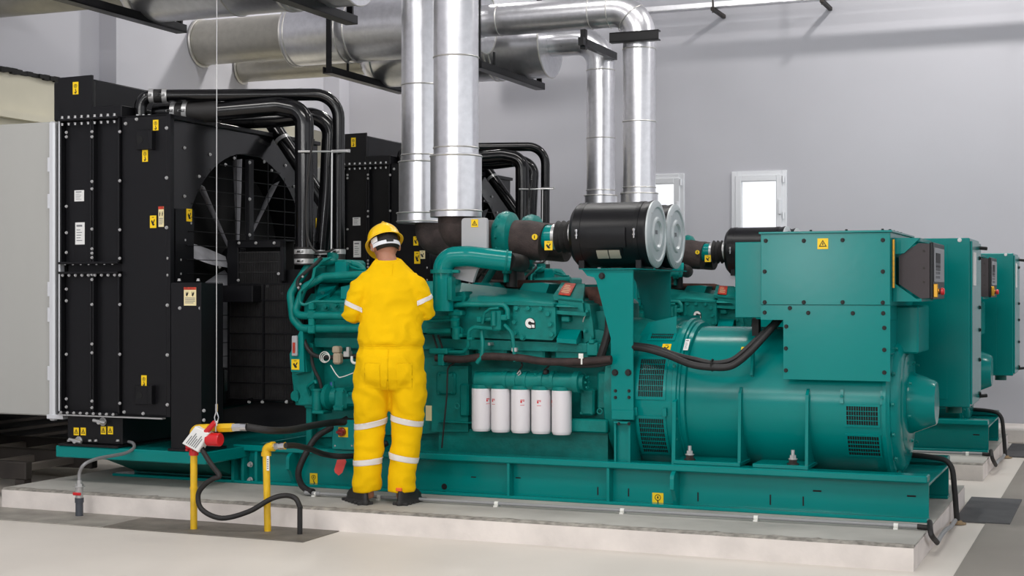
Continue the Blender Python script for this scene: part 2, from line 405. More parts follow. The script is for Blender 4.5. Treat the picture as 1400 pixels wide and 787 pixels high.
# cable tray high on the back wall
t = thing('cable_tray', 'galvanised cable tray along the top of the back wall', 'cable tray', (-3.2, YB - .45, P(1000, 5, YB - .4).z))
Yt = YB - .45; za = P(1000, 8, Yt).z; xr = 6.0
m = MB(GALV); m.box(-6.5, xr, Yt, Yt + .012, za, za + .055); m.box(-6.5, xr, Yt, Yt + .1, za, za + .01); m.box(-6.5, xr, Yt + .09, Yt + .1, za, za + .055); m.build('tray', t)
for x in (P(975, 5, Yt).x, P(1124, 3, Yt).x, -.2, 2.2, 4.6): m = MB(STRUCT); m.box(x - .02, x + .02, Yt - .03, YB, za - .04, za - .0, .004); m.cyl((x, Yt - .015, za - .06), (x, Yt - .015, za + .7), .008, n=8); m.build('bracket', t)
# ================================================================ skid frame
YF, YB1, YC = 8.53, 9.70, 9.12
XS0, XS1 = -5.6, -1.03
def make_skid():
    t = thing('skid_frame', 'long teal steel skid frame under the front engine and generator', 'frame', (-3.5, YC, .13), 'skid frames')
    def rail(yf, sg):
        m = MB(TEAL); y = lambda d: yf + sg * d
        m.box(XS0, XS1, y(0), y(.13), .352, .392, .006); m.box(XS0 - 1.0, XS1, y(0), y(.13), .13, .15, .004)
        m.box(XS0, XS1, y(.075), y(.09), .14, .36)
        m.box(-6.5, XS0, y(.12), y(.14), .14, .33)
        return m
    def dress(r, yf, sg):
        y = lambda d: yf + sg * d
        for u in (697, 833):
            x = P(u, 650, 8.56).x; MB(TEAL).box(x - .008, x + .008, y(.004), y(.08), .15, .352).build('stiffener', r)
        for u in (334, 352):
            x = P(u, 645, 8.56).x; MB(TEAL).box(x - .01, x + .01, y(.01), y(.08), .15, .352).build('stiffener', r)
        MB(TEAL).box(XS0 - .012, XS0 + .012, y(.0), y(.13), .13, .352).build('end_plate', r)
        for u in (399, 922):                                   # lifting lugs, rounded plates standing off the web
            x = P(u, 640, 8.53).x
            pts = [(y(.08), .352 - .01), (y(.0), .35)] + [(y(-.055 + .055 * (1 - cos(a))) , .31 + .045 * sin(a)) for a in [pi / 2 * (1 - i / 5) for i in range(0, 6)]] + [(y(-.055), .25), (y(-.03), .235), (y(.02), .15), (y(.08), .15)]
            MB(TEAL).prism(pts, 0, x - .012, x + .012).build('lifting_eye', r)
        s = MB(DARK)
        for u, v, w, h in ((647, 652, .035, .008), (817, 671, .009, .05), (859, 673, .009, .05), (954, 679, .009, .055), (1053, 683, .009, .06), (1098, 685, .009, .055), (1117, 671, .05, .01), (1246, 678, .05, .01), (708, 653, .035, .008)):
            p = P(u, v, 8.6); s.box(p.x - w / 2, p.x + w / 2, y(.0745), y(.08), p.z - h / 2, p.z + h / 2)
        p = P(607, 665, 8.6); s.cyl((p.x, y(.074), p.z), (p.x, y(.08), p.z), .02, n=16)
        s.build('slot', r)
    r = rail(YF, 1).build('rail', t); dress(r, YF, 1)
    r2 = rail(YB1, -1).build('rail', t)
    bolts([P(345, 634, 8.59) + V((0, -.02, 0)), P(345, 655, 8.59) + V((0, -.02, 0))], (0, -1, 0), t, .02, .03)
    m = MB(TEAL); m.box(XS1 - .32, XS1, 8.62, 9.61, .325, .34, .003); m.box(XS1 - .33, XS1 - .31, 8.62, 9.61, .15, .34); m.build('crossmember', t)
    for x in (-2.2, -3.1, -4.2, -5.2): MB(TEAL).box(x - .06, x + .06, 8.62, 9.61, .2, .33, .004).build('crossmember', t)
    m = MB(TEAL); m.box(-6.72, P(281, 630, 8.08).x, 8.08, 10.12, .305, .383, .006); m.build('radiator_shelf', t)
    m = MB(TEALD); m.prism([(8.2, .305), (8.62, .16), (9.6, .16), (10.0, .305)], 0, -6.45, -5.62); m.build('shelf_support', t)
    front(429, 655, YF + .073, .058, .083, 'hook', t); front(899.5, 683, YF + .073, .07, .085, 'hook', t)
    return t
skid = make_skid()
# ================================================================ radiator
YR0, YR1 = 8.13, 10.1
XF = -5.85                                               # fan face
ZT, ZB = 2.60, .60
def make_radiator():
    t = thing('radiator', 'tall black radiator at the left end of the front generator set, with a big fan', 'radiator', (-6.25, YC, .385), 'radiators')
    X = lambda u: P(u, 300, YR0).x
    xa, xb, xc, xd = X(85), X(128), X(166), XF
    # core tanks: two narrow stacked panels seen from the side
    zm0, zm1 = P(120, 371, YR0).z, P(120, 361, YR0).z
    for z0, z1 in ((ZB, zm0), (zm1, ZT)):
        for a, b in ((xa, xb), (xb, xc)):
            m = MB(BLACK); m.box(a + .012, b - .012, YR0 + .02, YR0 + .3, z0, z1, .006); m.build('side_panel', t)
        for x in (xa, xb - .012, xb + .006, xc - .012): MB(BLACK).box(x, x + .012, YR0 - .025, YR0 + .06, z0, z1, .002).build('flange', t)
        for z in (z0, z1 - .016): MB(BLACK).box(xa, xc, YR0 - .045, YR0 + .2, z, z + .016, .003).build('flange', t)
    m = MB(BLACK); m.box(xa + .02, xc - .02, YR0 + .04, YR0 + .2, zm0, zm1); m.build('middle_band', t)
    m = MB(FIN); m.box(xa + .1, xc - .02, YR0 + .28, YR1 - .05, ZB + .02, ZT - .02); m.build('cooling_core', t)
    m = MB(BLACK); m.box(xa, xc, YR1 - .08, YR1, ZB, ZT, .005); m.build('side_panel', t)
    m = MB(ZINC); m.box(xa, xc, YR0 - .05, YR0 - .01, ZB - .012, ZB - .004); m.box(xc, xd, YR0 - .05, YR0 - .01, ZB - .012, ZB - .004); m.build('edge_strip', t)
    # bolt rows
    pts = [];
    for zz in (ZT - .0, ):
        pass
    for z in (zm0 - .025, ):
        pts += [V((x, YR0 - .03, z)) for x in [xa + .03 + i * (xc - xa - .06) / 8 for i in range(9)]]
    pts += [V((x, YR0 - .047, ZB + .008)) for x in [xa + .03 + i * (xc - xa - .06) / 8 for i in range(9)]]
    for u, vs in ((91, (181, 187, 282, 318, 345, 395, 411, 484, 545, 556)), (126, (180, 187, 248, 258, 313, 340, 346, 352, 375, 382, 416, 470, 482, 548, 557)), (164, (180, 247, 314, 353, 376, 416, 484, 551))):
        pts += [P(u, v, YR0 - .03) for v in vs]
    bolts(pts, (0, -1, 0), t, .011, .012)
    top = [V((xa + .03 + i * (xc - xa - .06) / 8, YR0 - .035, ZT)) for i in range(9)]
    bolts(top, (0, 0, 1), t, .011, .022); bolts([p - V((0, 0, .03)) for p in top], (0, 0, -1), t, .010, .02)
    bolts([V((x, YR0 - .03, zm1 + .004)) for x in [xa + .05 + i * (xc - xa - .1) / 6 for i in range(7)]], (0, 0, -1), t, .009, .012)
    # shroud with the round fan opening
    m = MB(BLACK)
    m.box(xc + .004, xd, YR0, YR0 + .012, ZB, ZT, .003); m.box(xc, xd, YR1 - .012, YR1, ZB, ZT); m.box(xc, xd, YR0, YR1, ZT - .012, ZT)
    m.box(xc, xd, YR0, YR1, ZB, ZB + .012)
    m.build('shroud_side', t)
    m = MB(BLACKP); cy, cz, R = YC, 1.62, .80; n = 64; o = []; ii = []; bk = []
    for i in range(n):
        a = 2 * pi * i / n; c, s = cos(a), sin(a)
        k = min(((YR1 - cy) if c > 0 else (cy - YR0)) / max(abs(c), 1e-6), ((ZT - cz) if s > 0 else (cz - ZB)) / max(abs(s), 1e-6))
        o.append(V((xd, cy + c * k, cz + s * k))); ii.append(V((xd, cy + c * R, cz + s * R))); bk.append(V((xd - .25, cy + c * R, cz + s * R)))
    m.sweep([o, ii, bk], True, False)
    m.build('shroud_face', t, recalc=False, ang=30)
    m = MB(BLACK); m.box(xd, xd + .03, YR0, YR0 + .04, ZB, ZT); m.box(xd, xd + .03, YR0, YR1, ZT - .03, ZT, .003); m.build('shroud_rim', t)
    # dark gusset plates on the upper corners of the opening
    m = MB(BLACK)
    for u0, v0, u1, v1 in ((238, 285, 263, 395),):
        a = PX(u0, v0, xd); b = PX(u1, v1, xd); m.box(xd, xd + .012, a.y, b.y, b.z, a.z)
    m.build('face_strip', t)
    bolts([PX(u, v, xd + .004) for u, v in ((230, 176), (230, 244), (230, 312), (252, 202), (252, 268), (252, 328), (272, 241), (287, 211), (308, 225), (320, 216), (361, 221), (371, 233), (390, 226), (402, 255), (433, 323), (229, 353), (235, 355), (246, 355), (229, 376), (235, 374), (246, 374), (300, 365), (260, 305))], (1, 0, 0), t, .012, .012)
    bolts([P(228, v, YR0 - .0) for v in (175, 243, 311)] + [P(u, v, YR0) for u, v in ((172, 169), (187, 163), (170, 563), (196, 565))], (0, -1, 0), t, .012, .014)
    bolts([P(u, 167, YR0 + .02) + V((0, 0, .02)) for u in (188, 196, 204)], (0, 0, 1), t, .013, .04)
    # lifting pockets
    for (u0, v0, u1, v1) in ((186, 178, 203, 204), (184, 527, 203, 553)):
        m = MB(BLACK); m.pbox(u0, v0, u1, v1, YR0 - .022, YR0 + .01, .003); m.pbox(u1 - 1, v0, u1 + 4, v1, YR0 - .045, YR0 + .01, .003); m.use(DARK)
        p = P((u0 + u1) / 2 - 3, (v0 + v1) / 2, YR0 - .022); m.cyl(p + V((0, .01, 0)), p - V((0, .0015, 0)), .024, n=18); m.build('lifting_pocket', t)
    # fan
    fan = MB(BLACK).lathe([(0, .02), (0, .13), (.12, .15), (.16, .12), (.16, .0)], (xd - .16, cy, cz), (1, 0, 0), 32).build('fan', t)
    for i in range(9):
        a = 2 * pi * i / 9 + .2; m = MB(BLADE); rings = []
        for k in range(7):
            r = .12 + .64 * k / 6; w = .05 + .055 * math.sin(pi * min(1, k / 4.5) * .55); tw = radians(52 - 14 * k / 6)
            e = V((0, cos(a), sin(a))); tg = V((0, -sin(a), cos(a))); c = V((xd - .085, cy, cz)) + e * r
            dv = V((cos(tw), 0, 0)) + tg * sin(tw); nv = V((-sin(tw), 0, 0)) + tg * cos(tw)
            rings.append([c + dv * w * q + nv * h for q, h in ((-1, 0), (-.5, .014), (0, .02), (.5, .014), (1, 0), (.5, .004), (0, .010), (-.5, .004))])
        m.sweep(rings); m.build('blade', fan)
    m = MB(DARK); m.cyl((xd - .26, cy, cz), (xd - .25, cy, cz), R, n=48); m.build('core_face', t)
    # guard wires and centre bar
    m = MB(BLACK)
    for i in range(18):
        z = cz - R + .06 + i * .0955
        if abs(z - cz) < R:
            hw = math.sqrt(R * R - (z - cz) ** 2); m.tube([(xd + .02, cy - hw, z), (xd + .02, cy + hw, z)], .003, 6)
    for yy in (-.45, -.2, .22, .45): m.tube([(xd + .024, cy + yy, cz - math.sqrt(R * R - yy * yy)), (xd + .024, cy + yy, cz + math.sqrt(R * R - yy * yy))], .003, 6)
    m.build('guard_wires', t)
    p = PX(341, 218, xd + .03); m = MB(BLACK); m.box(xd + .012, xd + .05, p.y - .03, p.y + .03, cz, p.z, .004); m.build('guard_bar', t)
    bolts([PX(341, v, xd + .05) for v in (222, 272, 321)], (1, 0, 0), t, .013, .012)
    # cage around the fan drive, between radiator and engine
    m = MB(BLACK); ya = 8.78; xk = P(418, 450, ya).x
    a = P(322, 328, ya); b = P(388, 384, ya)
    m.box(xd + .04, a.x + .02, ya, ya + .03, a.z - .42, a.z, .003); m.box(a.x, b.x, ya, ya + .03, a.z - .055, a.z, .003); m.box(b.x - .03, b.x, ya, ya + .03, b.z, a.z, .003); m.box(a.x, b.x, ya, ya + .45, a.z - .01, a.z)
    m.build('drive_guard_frame', t)
    bolts([P(u, 332, ya) for u in (327, 350, 375)] + [P(u, v, ya) for u, v in ((381, 374), (326, 383), (366, 391), (386, 401))], (0, -1, 0), t, .011, .012)
    m = MB(FIN); n = 34
    for i in range(n): x = a.x + .02 + (b.x - a.x - .05) * i / (n - 1); m.box(x - .002, x + .002, ya + .012, ya + .02, b.z - .02, a.z - .08)
    for v in (345, 358, 372): z = P(350, v, ya).z; m.box(a.x, b.x, ya + .01, ya + .016, z - .002, z + .002)
    m.build('drive_guard_mesh', t)
    MB(DARK).box(a.x, b.x, ya + .13, ya + .14, b.z, a.z).build('drive_guard_back', t)
    yb = 8.70; a = P(312, 388, yb); b = P(415, 548, yb); m = MB(FIN); n = 58
    for i in range(n): x = a.x + (b.x - a.x) * i / (n - 1); m.box(x - .0022, x + .0022, yb + .012, yb + .02, b.z, a.z)
    m.build('drive_guard_mesh', t)
    m = MB(BLACK)
    for i in range(8): z = b.z + (a.z - b.z) * i / 7; m.box(a.x, b.x, yb + .004, yb + .012, z - .004, z + .004)
    for x in (a.x, (a.x + b.x) / 2 - .02, b.x): m.box(x - .006, x + .006, yb, yb + .012, b.z, a.z)
    m.build('drive_guard_frame', t)
    m = MB(BLACK); m.box(xd + .04, b.x, yb + .05, yb + .06, .5, b.z + .05); m.box(xd + .03, b.x, yb + .14, yb + .15, .5, a.z + .1); m.build('drive_guard_back', t)
    m = MB(BLACKG); m.tube(smooth([P(275, 560, yb - .05), P(330, 551, yb - .05), P(345, 547, yb - .05)]), .02, 8); m.tube([P(338, 547, yb - .06), P(402, 549, yb - .06)], .009, 8); m.build('guard_strut', t)
    bolts([P(u, 549, yb - .065) for u in (341, 359, 392)], (0, -1, 0), t, .012, .015)
    m = MB(BLACK); m.pbox(258, 390, 345, 413, 8.6, 8.72, .004); m.build('guard_strut', t)
    # front support post
    a = P(233, 386, YR0 - .03); b = P(276, 612, YR0 - .03)
    m = MB(BLACK); m.box(a.x, b.x, YR0 - .03, YR0 + .22, .385, a.z, .006); m.box(a.x - .01, b.x + .01, YR0 - .05, YR0 + .25, .383, .4, .003); m.box(b.x - .006, b.x + .006, YR0 - .045, YR0, .4, a.z); m.build('support_post', t)
    bolts([P(245, 384, YR0 - .02), P(271, 384, YR0 - .02)], (0, 0, 1), t, .013, .02)
    bolts([P(u, v, YR0 - .03) for u, v in ((229, 417), (229, 485), (229, 553), (246, 421), (274, 421), (279, 561), (279, 574))], (0, -1, 0), t, .012, .013)
    # bottom stand with drains
    a = P(92, 572, YR0); b = P(167, 605, YR0)
    m = MB(BLACK); m.box(a.x, b.x, YR0 + .0, YR0 + .7, .40, ZB - .005, .006); m.build('stand', t)
    m = MB(BLACK); m.box(a.x - .03, b.x + .01, YR0 - .06, YR0 + .75, .384, .40, .004); m.build('stand_foot', t)
    bolts([P(u, 603, YR0 - .04) + V((0, 0, .0)) for u in (94, 123, 131, 161)], (0, 0, 1), t, .014, .015)
    m = MB(BLACK); m.box(a.x, XF, YR1 - .5, YR1 - .02, .385, ZB); m.build('stand', t)
    for u, v in ((141, 576), (108, 602)):
        p = P(u, v, YR0); m = MB(BRASS if False else ZINC); m.cyl(p, p + V((.0, -.05, 0)), .016, n=10); m.cyl(p + V((-.05, -.04, .01)), p + V((.05, -.04, -.005)), .011, n=8); m.hexb(p, (0, -1, 0), .022, .02); m.build('drain_cock', t)
    # header tanks on top
    a = P(82, 107, YR0 + .05); b = P(128, 160, YR0 + .05)
    m = MB(BLACK); m.prism([(a.x, a.z), (b.x, a.z + .005), (b.x, ZT), (a.x + .07, ZT), (a.x, ZT + .13)], 1, YR0 + .03, YR0 + .05); m.build('tank_end_plate', t)
    m = MB(BLACK); m.box(b.x - .35, b.x, YR0 + .06, YR1 - .1, ZT, a.z - .02, .01); m.build('header_tank', t)
    a2 = P(123, 146, YR0 + .02); b2 = P(166, 160, YR0 + .02); m = MB(BLACK); m.box(a2.x, b2.x, YR0 + .02, YR0 + .5, ZT, a2.z, .004); m.build('tank_bracket', t)
    m = MB(BLACK); m.prism([(YR0 + .55, ZT), (YR0 + .6, ZT + .12), (YR1 - .5, ZT + .10), (YR1 - .3, ZT)], 0, b.x + .02, XF - .35); m.build('header_tank', t)
    m = MB(RUB); m.tube(smooth([P(150, 150, 8.5), P(152, 135, 8.5), P(168, 125, 8.7), P(190, 123, 8.9), P(202, 130, 8.9)]), .008, 8); m.build('vent_hose', t)
    # stickers
    front(103.5, 120.5, YR0 + .028, .047, .085, 'hook', t)
    front(213, 171, YR0 - .002, .043, .07, 'hook', t); front(198.5, 213, YR0 - .002, .045, .078, 'hook', t); front(197, 520.5, YR0 - .002, .043, .075, 'hook', t)
    front(209.5, 303, YR0 - .002, .05, .082, 'hand', t); front(220.5, 296, YR0 - .002, .042, .135, 'warn', t)
    side(258.5, 294, xd + .014, .062, .085, 'hand', t)
    side(434, 305, xd + .002, .05, .08, 'hand', t)
    front(260, 405, YR0 - .032, .095, .12, 'warn', t)
    front(108.5, 267.5, YR0 + .018, .08, .075, 'white', t); front(109.5, 319, YR0 + .018, .078, .15, 'white', t)
    for u in (104.5, 114, 141.5, 151): front(u, 589.5 if u < 120 else 588, YR0 - .002, .043, .052, 'tri', t)
    return t
rad = make_radiator()
# ================================================================ air duct between radiator and wall
def make_duct():
    t = thing('air_duct', 'big pale grey box duct beside the front black radiator, cut by the left edge', 'duct', (-7.7, YC, .5))
    xr = P(76, 300, YR0 + .02).x
    MB(DUCTC).box(XL + .13, xr, YR0 + .02, YR1 - .02, .575, P(40, 168, YR0 + .02).z, .008).build('duct_body', t)
    z0, z1 = .565, P(72, 166, YR0).z
    m = MB(ALU); m.box(P(67.5, 300, YR0).x, P(75.5, 300, YR0).x, YR0 - .012, YR0 + .04, z0 - .02, z1, .012); m.build('corner_profile', t)
    m = MB(DARK); m.box(xr, P(86, 300, YR0).x - .01, YR0 + .05, YR1 - .05, z0 + .03, z1 - .02); m.use(FIN)
    m.box(P(78, 300, YR0).x, P(81, 300, YR0).x, YR0 + .0, YR0 + .06, z0 + .02, z1, .005); m.use(ALU); m.box(P(82, 300, YR0).x, P(84.5, 300, YR0).x, YR0 - .02, YR0 + .03, z0 + .02, z1 + .0, .004); m.build('bellows', t)
    m = MB(ALU)
    for v in (225, 275, 395, 430, 510): p = P(66.8, v, YR0); m.box(p.x - .012, p.x + .006, YR0 - .004, YR0 + .02, p.z - .05, p.z + .05, .003)
    m.build('latch', t)
    m = MB(ALU); p = P(66, 566, YR0); m.box(p.x, P(88, 566, YR0).x, YR0 - .02, YR0 + .05, p.z - .03, p.z, .004); m.build('bottom_trim', t)
    return t
duct = make_duct()
duct2 = copy_tree(duct, None, DY, 'pale grey box duct behind, beside the rear black radiator')
# ================================================================ coolant pipes
def clamp(t, a, d, r):
    a = V(a); d = V(d).normalized(); m = MB(ZINC).cyl(a - d * .016, a + d * .016, r + .005, n=20); m.cyl(a + V((0, -r - .006, 0)) - V((.02, 0, 0)), a + V((0, -r - .006, 0)) + V((.03, 0, 0)), .009, n=8); m.use(INK).box(a.x - .01, a.x + .012, a.y - r - .018, a.y - r, a.z - .006, a.z + .006); m.build('hose_clamp', t)
def make_coolant():
    G = []
    t = thing('coolant_pipe', 'thin black pipe looping highest over the front radiator, down to its engine', 'pipe', P(463, 345, 8.95), 'black coolant pipes of the front set')
    pts = [P(192, 165, 8.3), P(192, 131, 8.3), P(463, 129, 8.93), P(463, 350, 8.95)]
    MB(BLACKG).tube(fillet(pts, .16, 8), .042, 16).build('pipe', t)
    a, b = P(207, 131, 8.337), P(225, 131, 8.38); clamp(t, a, b - a, .044); clamp(t, b, b - a, .044)
    clamp(t, P(463, 344, 8.95), ZU, .044); clamp(t, P(463, 358, 8.95), ZU, .044)
    MB(RUB).cyl(a, b, .046, n=16).build('hose_sleeve', t); MB(RUB).cyl(P(463, 340, 8.95), P(463, 365, 8.95), .046, n=16).build('hose_sleeve', t)
    MB(ZINC).cyl(P(409, 129, 8.83) - V((.018, 0, 0)), P(409, 129, 8.83) + V((.018, 0, 0)), .0445, n=16).build('pipe_clip', t); G.append(t)
    t = thing('coolant_pipe', 'thick black pipe bending down nearest the fan, clamped at the front engine', 'pipe', P(415, 350, 8.72), 'black coolant pipes of the front set')
    pts = [P(212, 154, 8.45), P(300, 152, 8.56), P(380, 145, 8.68), P(416, 152, 8.72), P(416, 350, 8.72)]
    MB(BLACKG).tube(fillet(pts, .24, 9), .064, 20).build('pipe', t)
    MB(RUB).cyl(P(238, 153.5, 8.48), P(300, 152, 8.56), .075, n=18).build('hose_sleeve', t); MB(RUB).cyl(P(416, 338, 8.72), P(416, 362, 8.72), .066, n=18).build('hose_sleeve', t)
    a, b = P(240, 153, 8.48), P(256, 153, 8.50); clamp(t, a, b - a, .072); clamp(t, b, b - a, .072); clamp(t, P(416, 344, 8.72), ZU, .064); clamp(t, P(416, 357, 8.72), ZU, .064); G.append(t)
    t = thing('coolant_pipe', 'black pipe bending down between the thickest and the highest pipe of the front set', 'pipe', P(442, 350, 9.3), 'black coolant pipes of the front set')
    pts = [P(300, 166, 9.1), P(380, 163, 9.2), P(430, 157, 9.26), P(452, 172, 9.3), P(448, 260, 9.3), P(440, 350, 9.3)]
    MB(BLACKG).tube(fillet(pts, .2, 8), .06, 18).build('pipe', t)
    clamp(t, P(440, 345, 9.3), ZU, .058); G.append(t)
    t = thing('coolant_pipe', 'black pipe slanting down behind the upright pipes of the front set', 'pipe', P(450, 300, 9.45), 'black coolant pipes of the front set')
    MB(BLACKG).tube(fillet([P(362, 150, 9.45), P(374, 172, 9.45), P(449, 286, 9.45), P(449, 352, 9.45)], .1), .055, 18).build('pipe', t)
    m = MB(ZINC); a, b = P(385, 189, 9.45), P(387.5, 193, 9.45); m.cyl(a, b, .058, n=18); m.build('pipe_clip', t); G.append(t)
    t = thing('pipe_strap', 'thin bright strap tying the upright black pipes together on the front set', 'bracket', P(440, 207, 8.9))
    m = MB(ZINC); m.tube([P(408, 207, 8.64), P(424, 207, 8.65)], .008, 8); m.tube([P(424, 207, 8.66), P(478, 207, 8.9)], .006, 8); m.box(P(455, 205, 8.89).x, P(478, 205, 8.89).x, 8.88, 8.9, P(455, 209, 8.89).z, P(455, 205, 8.89).z); m.build('strap', t); G.append(t)
    t = solo(MB(RUB).tube(smooth([P(429, 190, 8.62), P(424, 215, 8.62), P(419, 270, 8.62), P(420, 320, 8.62), P(430, 342, 8.62), P(447, 344, 8.66), P(456, 340, 8.7)]), .008, 8), 'hose', 'thin black hose hanging beside the thick upright pipe of the front set', 'hose'); G.append(t)
    t = solo(MB(ZINC).tube([P(453, 345, 8.8), P(454, 205, 8.8)], .006, 8), 'conduit', 'bright thin conduit between the upright black pipes of the front set', 'conduit'); G.append(t)
    return G
cool = make_coolant()
# ================================================================ exhaust lines
SEAMS = []
def sadd(*a): SEAMS.append(a)
def tori(t):
    for a in SEAMS: MB(GALVD).torus(*a).build('seam', t)
def make_exhaust():
    global SEAMS
    G = []
    ze = 3.96
    # near riser
    t = thing('exhaust_pipe', 'silver near exhaust pipe rising from the front engine, wider at its foot', 'exhaust pipe', (-4.06, 8.75, 1.9), 'silver exhaust pipes')
    Y = 8.75; u0, v0 = 623.5, 297; p0 = P(u0, v0, Y); x = p0.x; r = .147
    zc = P(u0, 212, Y).z
    MB(GALV).tube(fillet([(x, Y, p0.z), (x, Y, ze), (-5.6, Y, ze)], .24, 7), r, 40).build('pipe', t)
    MB(GALV).lathe([(0, r + .021), (zc - p0.z, r + .021), (zc - p0.z + .004, r + .003)], (x, Y, p0.z - .0), ZU, 40).build('lower_sleeve', t)
    SEAMS = []
    for z in (p0.z + .04, zc - .01): sadd((x, Y, z), ZU, r + .021, .006, 40, 6)
    for z in (zc + .045, 2.95): sadd((x, Y, z), ZU, r, .0055, 40, 6)
    for dz in (.27, .36): sadd((x, Y, ze - dz), ZU, r, .0055, 40, 6)
    for dx in (.27, .45, 1.35): sadd((x - dx, Y, ze), XR, r, .0055, 40, 6)
    sadd((x - .075, Y, ze - .075), (1, 0, -1), r + .004, .005, 40, 6)
    tori(t); G.append(t)
    t = thing('exhaust_pipe', 'silver far exhaust pipe rising from the front engine, left of the wider one', 'exhaust pipe', (-4.62, 9.5, 1.9), 'silver exhaust pipes')
    Y = 9.5; p0 = P(575, 305, Y); x = p0.x; zf = 3.85
    zc = P(575, 222, Y).z
    MB(GALV).tube(fillet([(x, Y, p0.z), (x, Y, zf), (-5.3, Y, zf)], .24, 7), r * .93, 40).build('pipe', t)
    MB(GALV).lathe([(0, r + .02), (.07, r + .02), (.072, r + .008), (zc - p0.z, r + .008), (zc - p0.z + .004, r - .008)], (x, Y, p0.z), ZU, 40).build('lower_sleeve', t)
    SEAMS = []
    for z in (p0.z + .01, p0.z + .07): sadd((x, Y, z), ZU, r + .022, .006, 40, 6)
    sadd((x, Y, zc), ZU, r + .01, .006, 40, 6)
    for z in (zc + .05, 2.9, 3.55): sadd((x, Y, z), ZU, r * .93, .0055, 40, 6)
    tori(t); G.append(t)
    # silencers
    t = thing('silencer', 'big silver silencer drum, near one of the front set', 'silencer', (-6.5, 8.75, 3.6), 'silver exhaust silencers'); Y = 8.75
    MB(GALV).lathe([(0, .10), (0, .30), (2.05, .30), (2.05, .14)], (-7.6, Y, ze), XR, 48).build('drum', t)
    MB(GALVT).cyl((XL + .002, Y, ze), (-7.6, Y, ze), .225, n=40).build('tail_pipe', t)
    SEAMS = []
    for x in (-7.6, -7.56, -7.0, -6.9, -5.55): sadd((x, Y, ze), XR, .302, .008, 48, 6)
    sadd((XL + .02, Y, ze), XR, .235, .015, 40, 6); tori(t); G.append(t)
    t = thing('silencer', 'big silver silencer drum, far one of the front set', 'silencer', (-6.2, 9.5, 3.5), 'silver exhaust silencers'); Y = 9.5
    MB(GALV).lathe([(0, .08), (.03, .20), (.12, .30), (.2, .335), (2.05, .335), (2.05, .30), (2.06, .14)], (-7.22, Y, zf), XR, 48).build('drum', t)
    MB(GALVT).cyl((XL + .002, Y, zf - .04), (-7.2, Y, zf - .04), .15, n=36).build('tail_pipe', t)
    SEAMS = []
    for x in (-7.0, -6.2, -5.75, -5.7, -5.18): sadd((x, Y, zf), XR, .337, .008, 48, 6)
    sadd((XL + .02, Y, zf - .04), XR, .16, .015, 40, 6); tori(t); G.append(t)
    # support beams
    for x, lb in ((-7.0, 'black beam under the left ends of the silver silencers of the front set'), (-5.45, 'black beam under the right ends of the silver silencers of the front set')):
        t = thing('silencer_hanger', lb, 'hanger', (x, 9.1, 3.55), 'black silencer hangers')
        z = 3.50 if x < -6 else 3.46
        m = MB(BLACK); m.box(x - .05, x + .05, 8.35, 9.93, z, z + .012); m.box(x + .038, x + .05, 8.35, 9.93, z, z + .065); m.box(x - .05, x - .04, 8.35, 9.93, z, z + .065); m.build('beam', t)
        for yy in (8.38, 9.9): MB(BLACK).box(x - .025, x + .025, yy - .012, yy + .012, z + .012, 5.2).build('hanger', t)
        MB(BLACK).box(x - .004, x + .004, 8.73, 8.77, z + .01, ze - .295).build('saddle', t); MB(BLACK).box(x - .02, x + .02, 9.44, 9.56, z + .0, zf - .33).build('saddle', t)
        G.append(t)
    # black channel at the elbow
    t = thing('pipe_bracket', 'black channel bracket under the elbow of the near front exhaust pipe', 'bracket', (-4.0, 8.5, ze - .2))
    yk = 8.55; a = P(833, 52, yk + 3.92); b = P(900, 40, yk + 3.92); za = b.z
    m = MB(BLACK); m.box(a.x, b.x, yk, yk + .012, za - .09, za); m.box(a.x, b.x, yk, yk + .07, za - .012, za); m.box(a.x, b.x, yk, yk + .07, za - .09, za - .078); m.build('channel', t)
    c = P(815, 50, 12.9); m = MB(BLACK); m.box(c.x - .02, c.x + .03, 8.6, 8.66, za - .12, za + .06, .004); m.box(c.x - .02, c.x + .03, 8.55, 9.5, za - .09, za - .02); m.build('hanger', t); G.append(t)
    return G
exh = make_exhaust()
EX2 = ['silver near exhaust pipe of the rear set, elbowing left at its top', 'silver far exhaust pipe of the rear set, the thinner one on the left', 'big silver silencer drum, near one of the rear set', 'big silver silencer drum, far one of the rear set, with open flanged end', 'black beam under the left ends of the silver silencers of the rear set', 'black beam under the right ends of the silver silencers of the rear set', 'black channel bracket under the elbow of the near rear exhaust pipe']
exh2 = [copy_tree(o, None, DY, l) for o, l in zip(exh, EX2)]
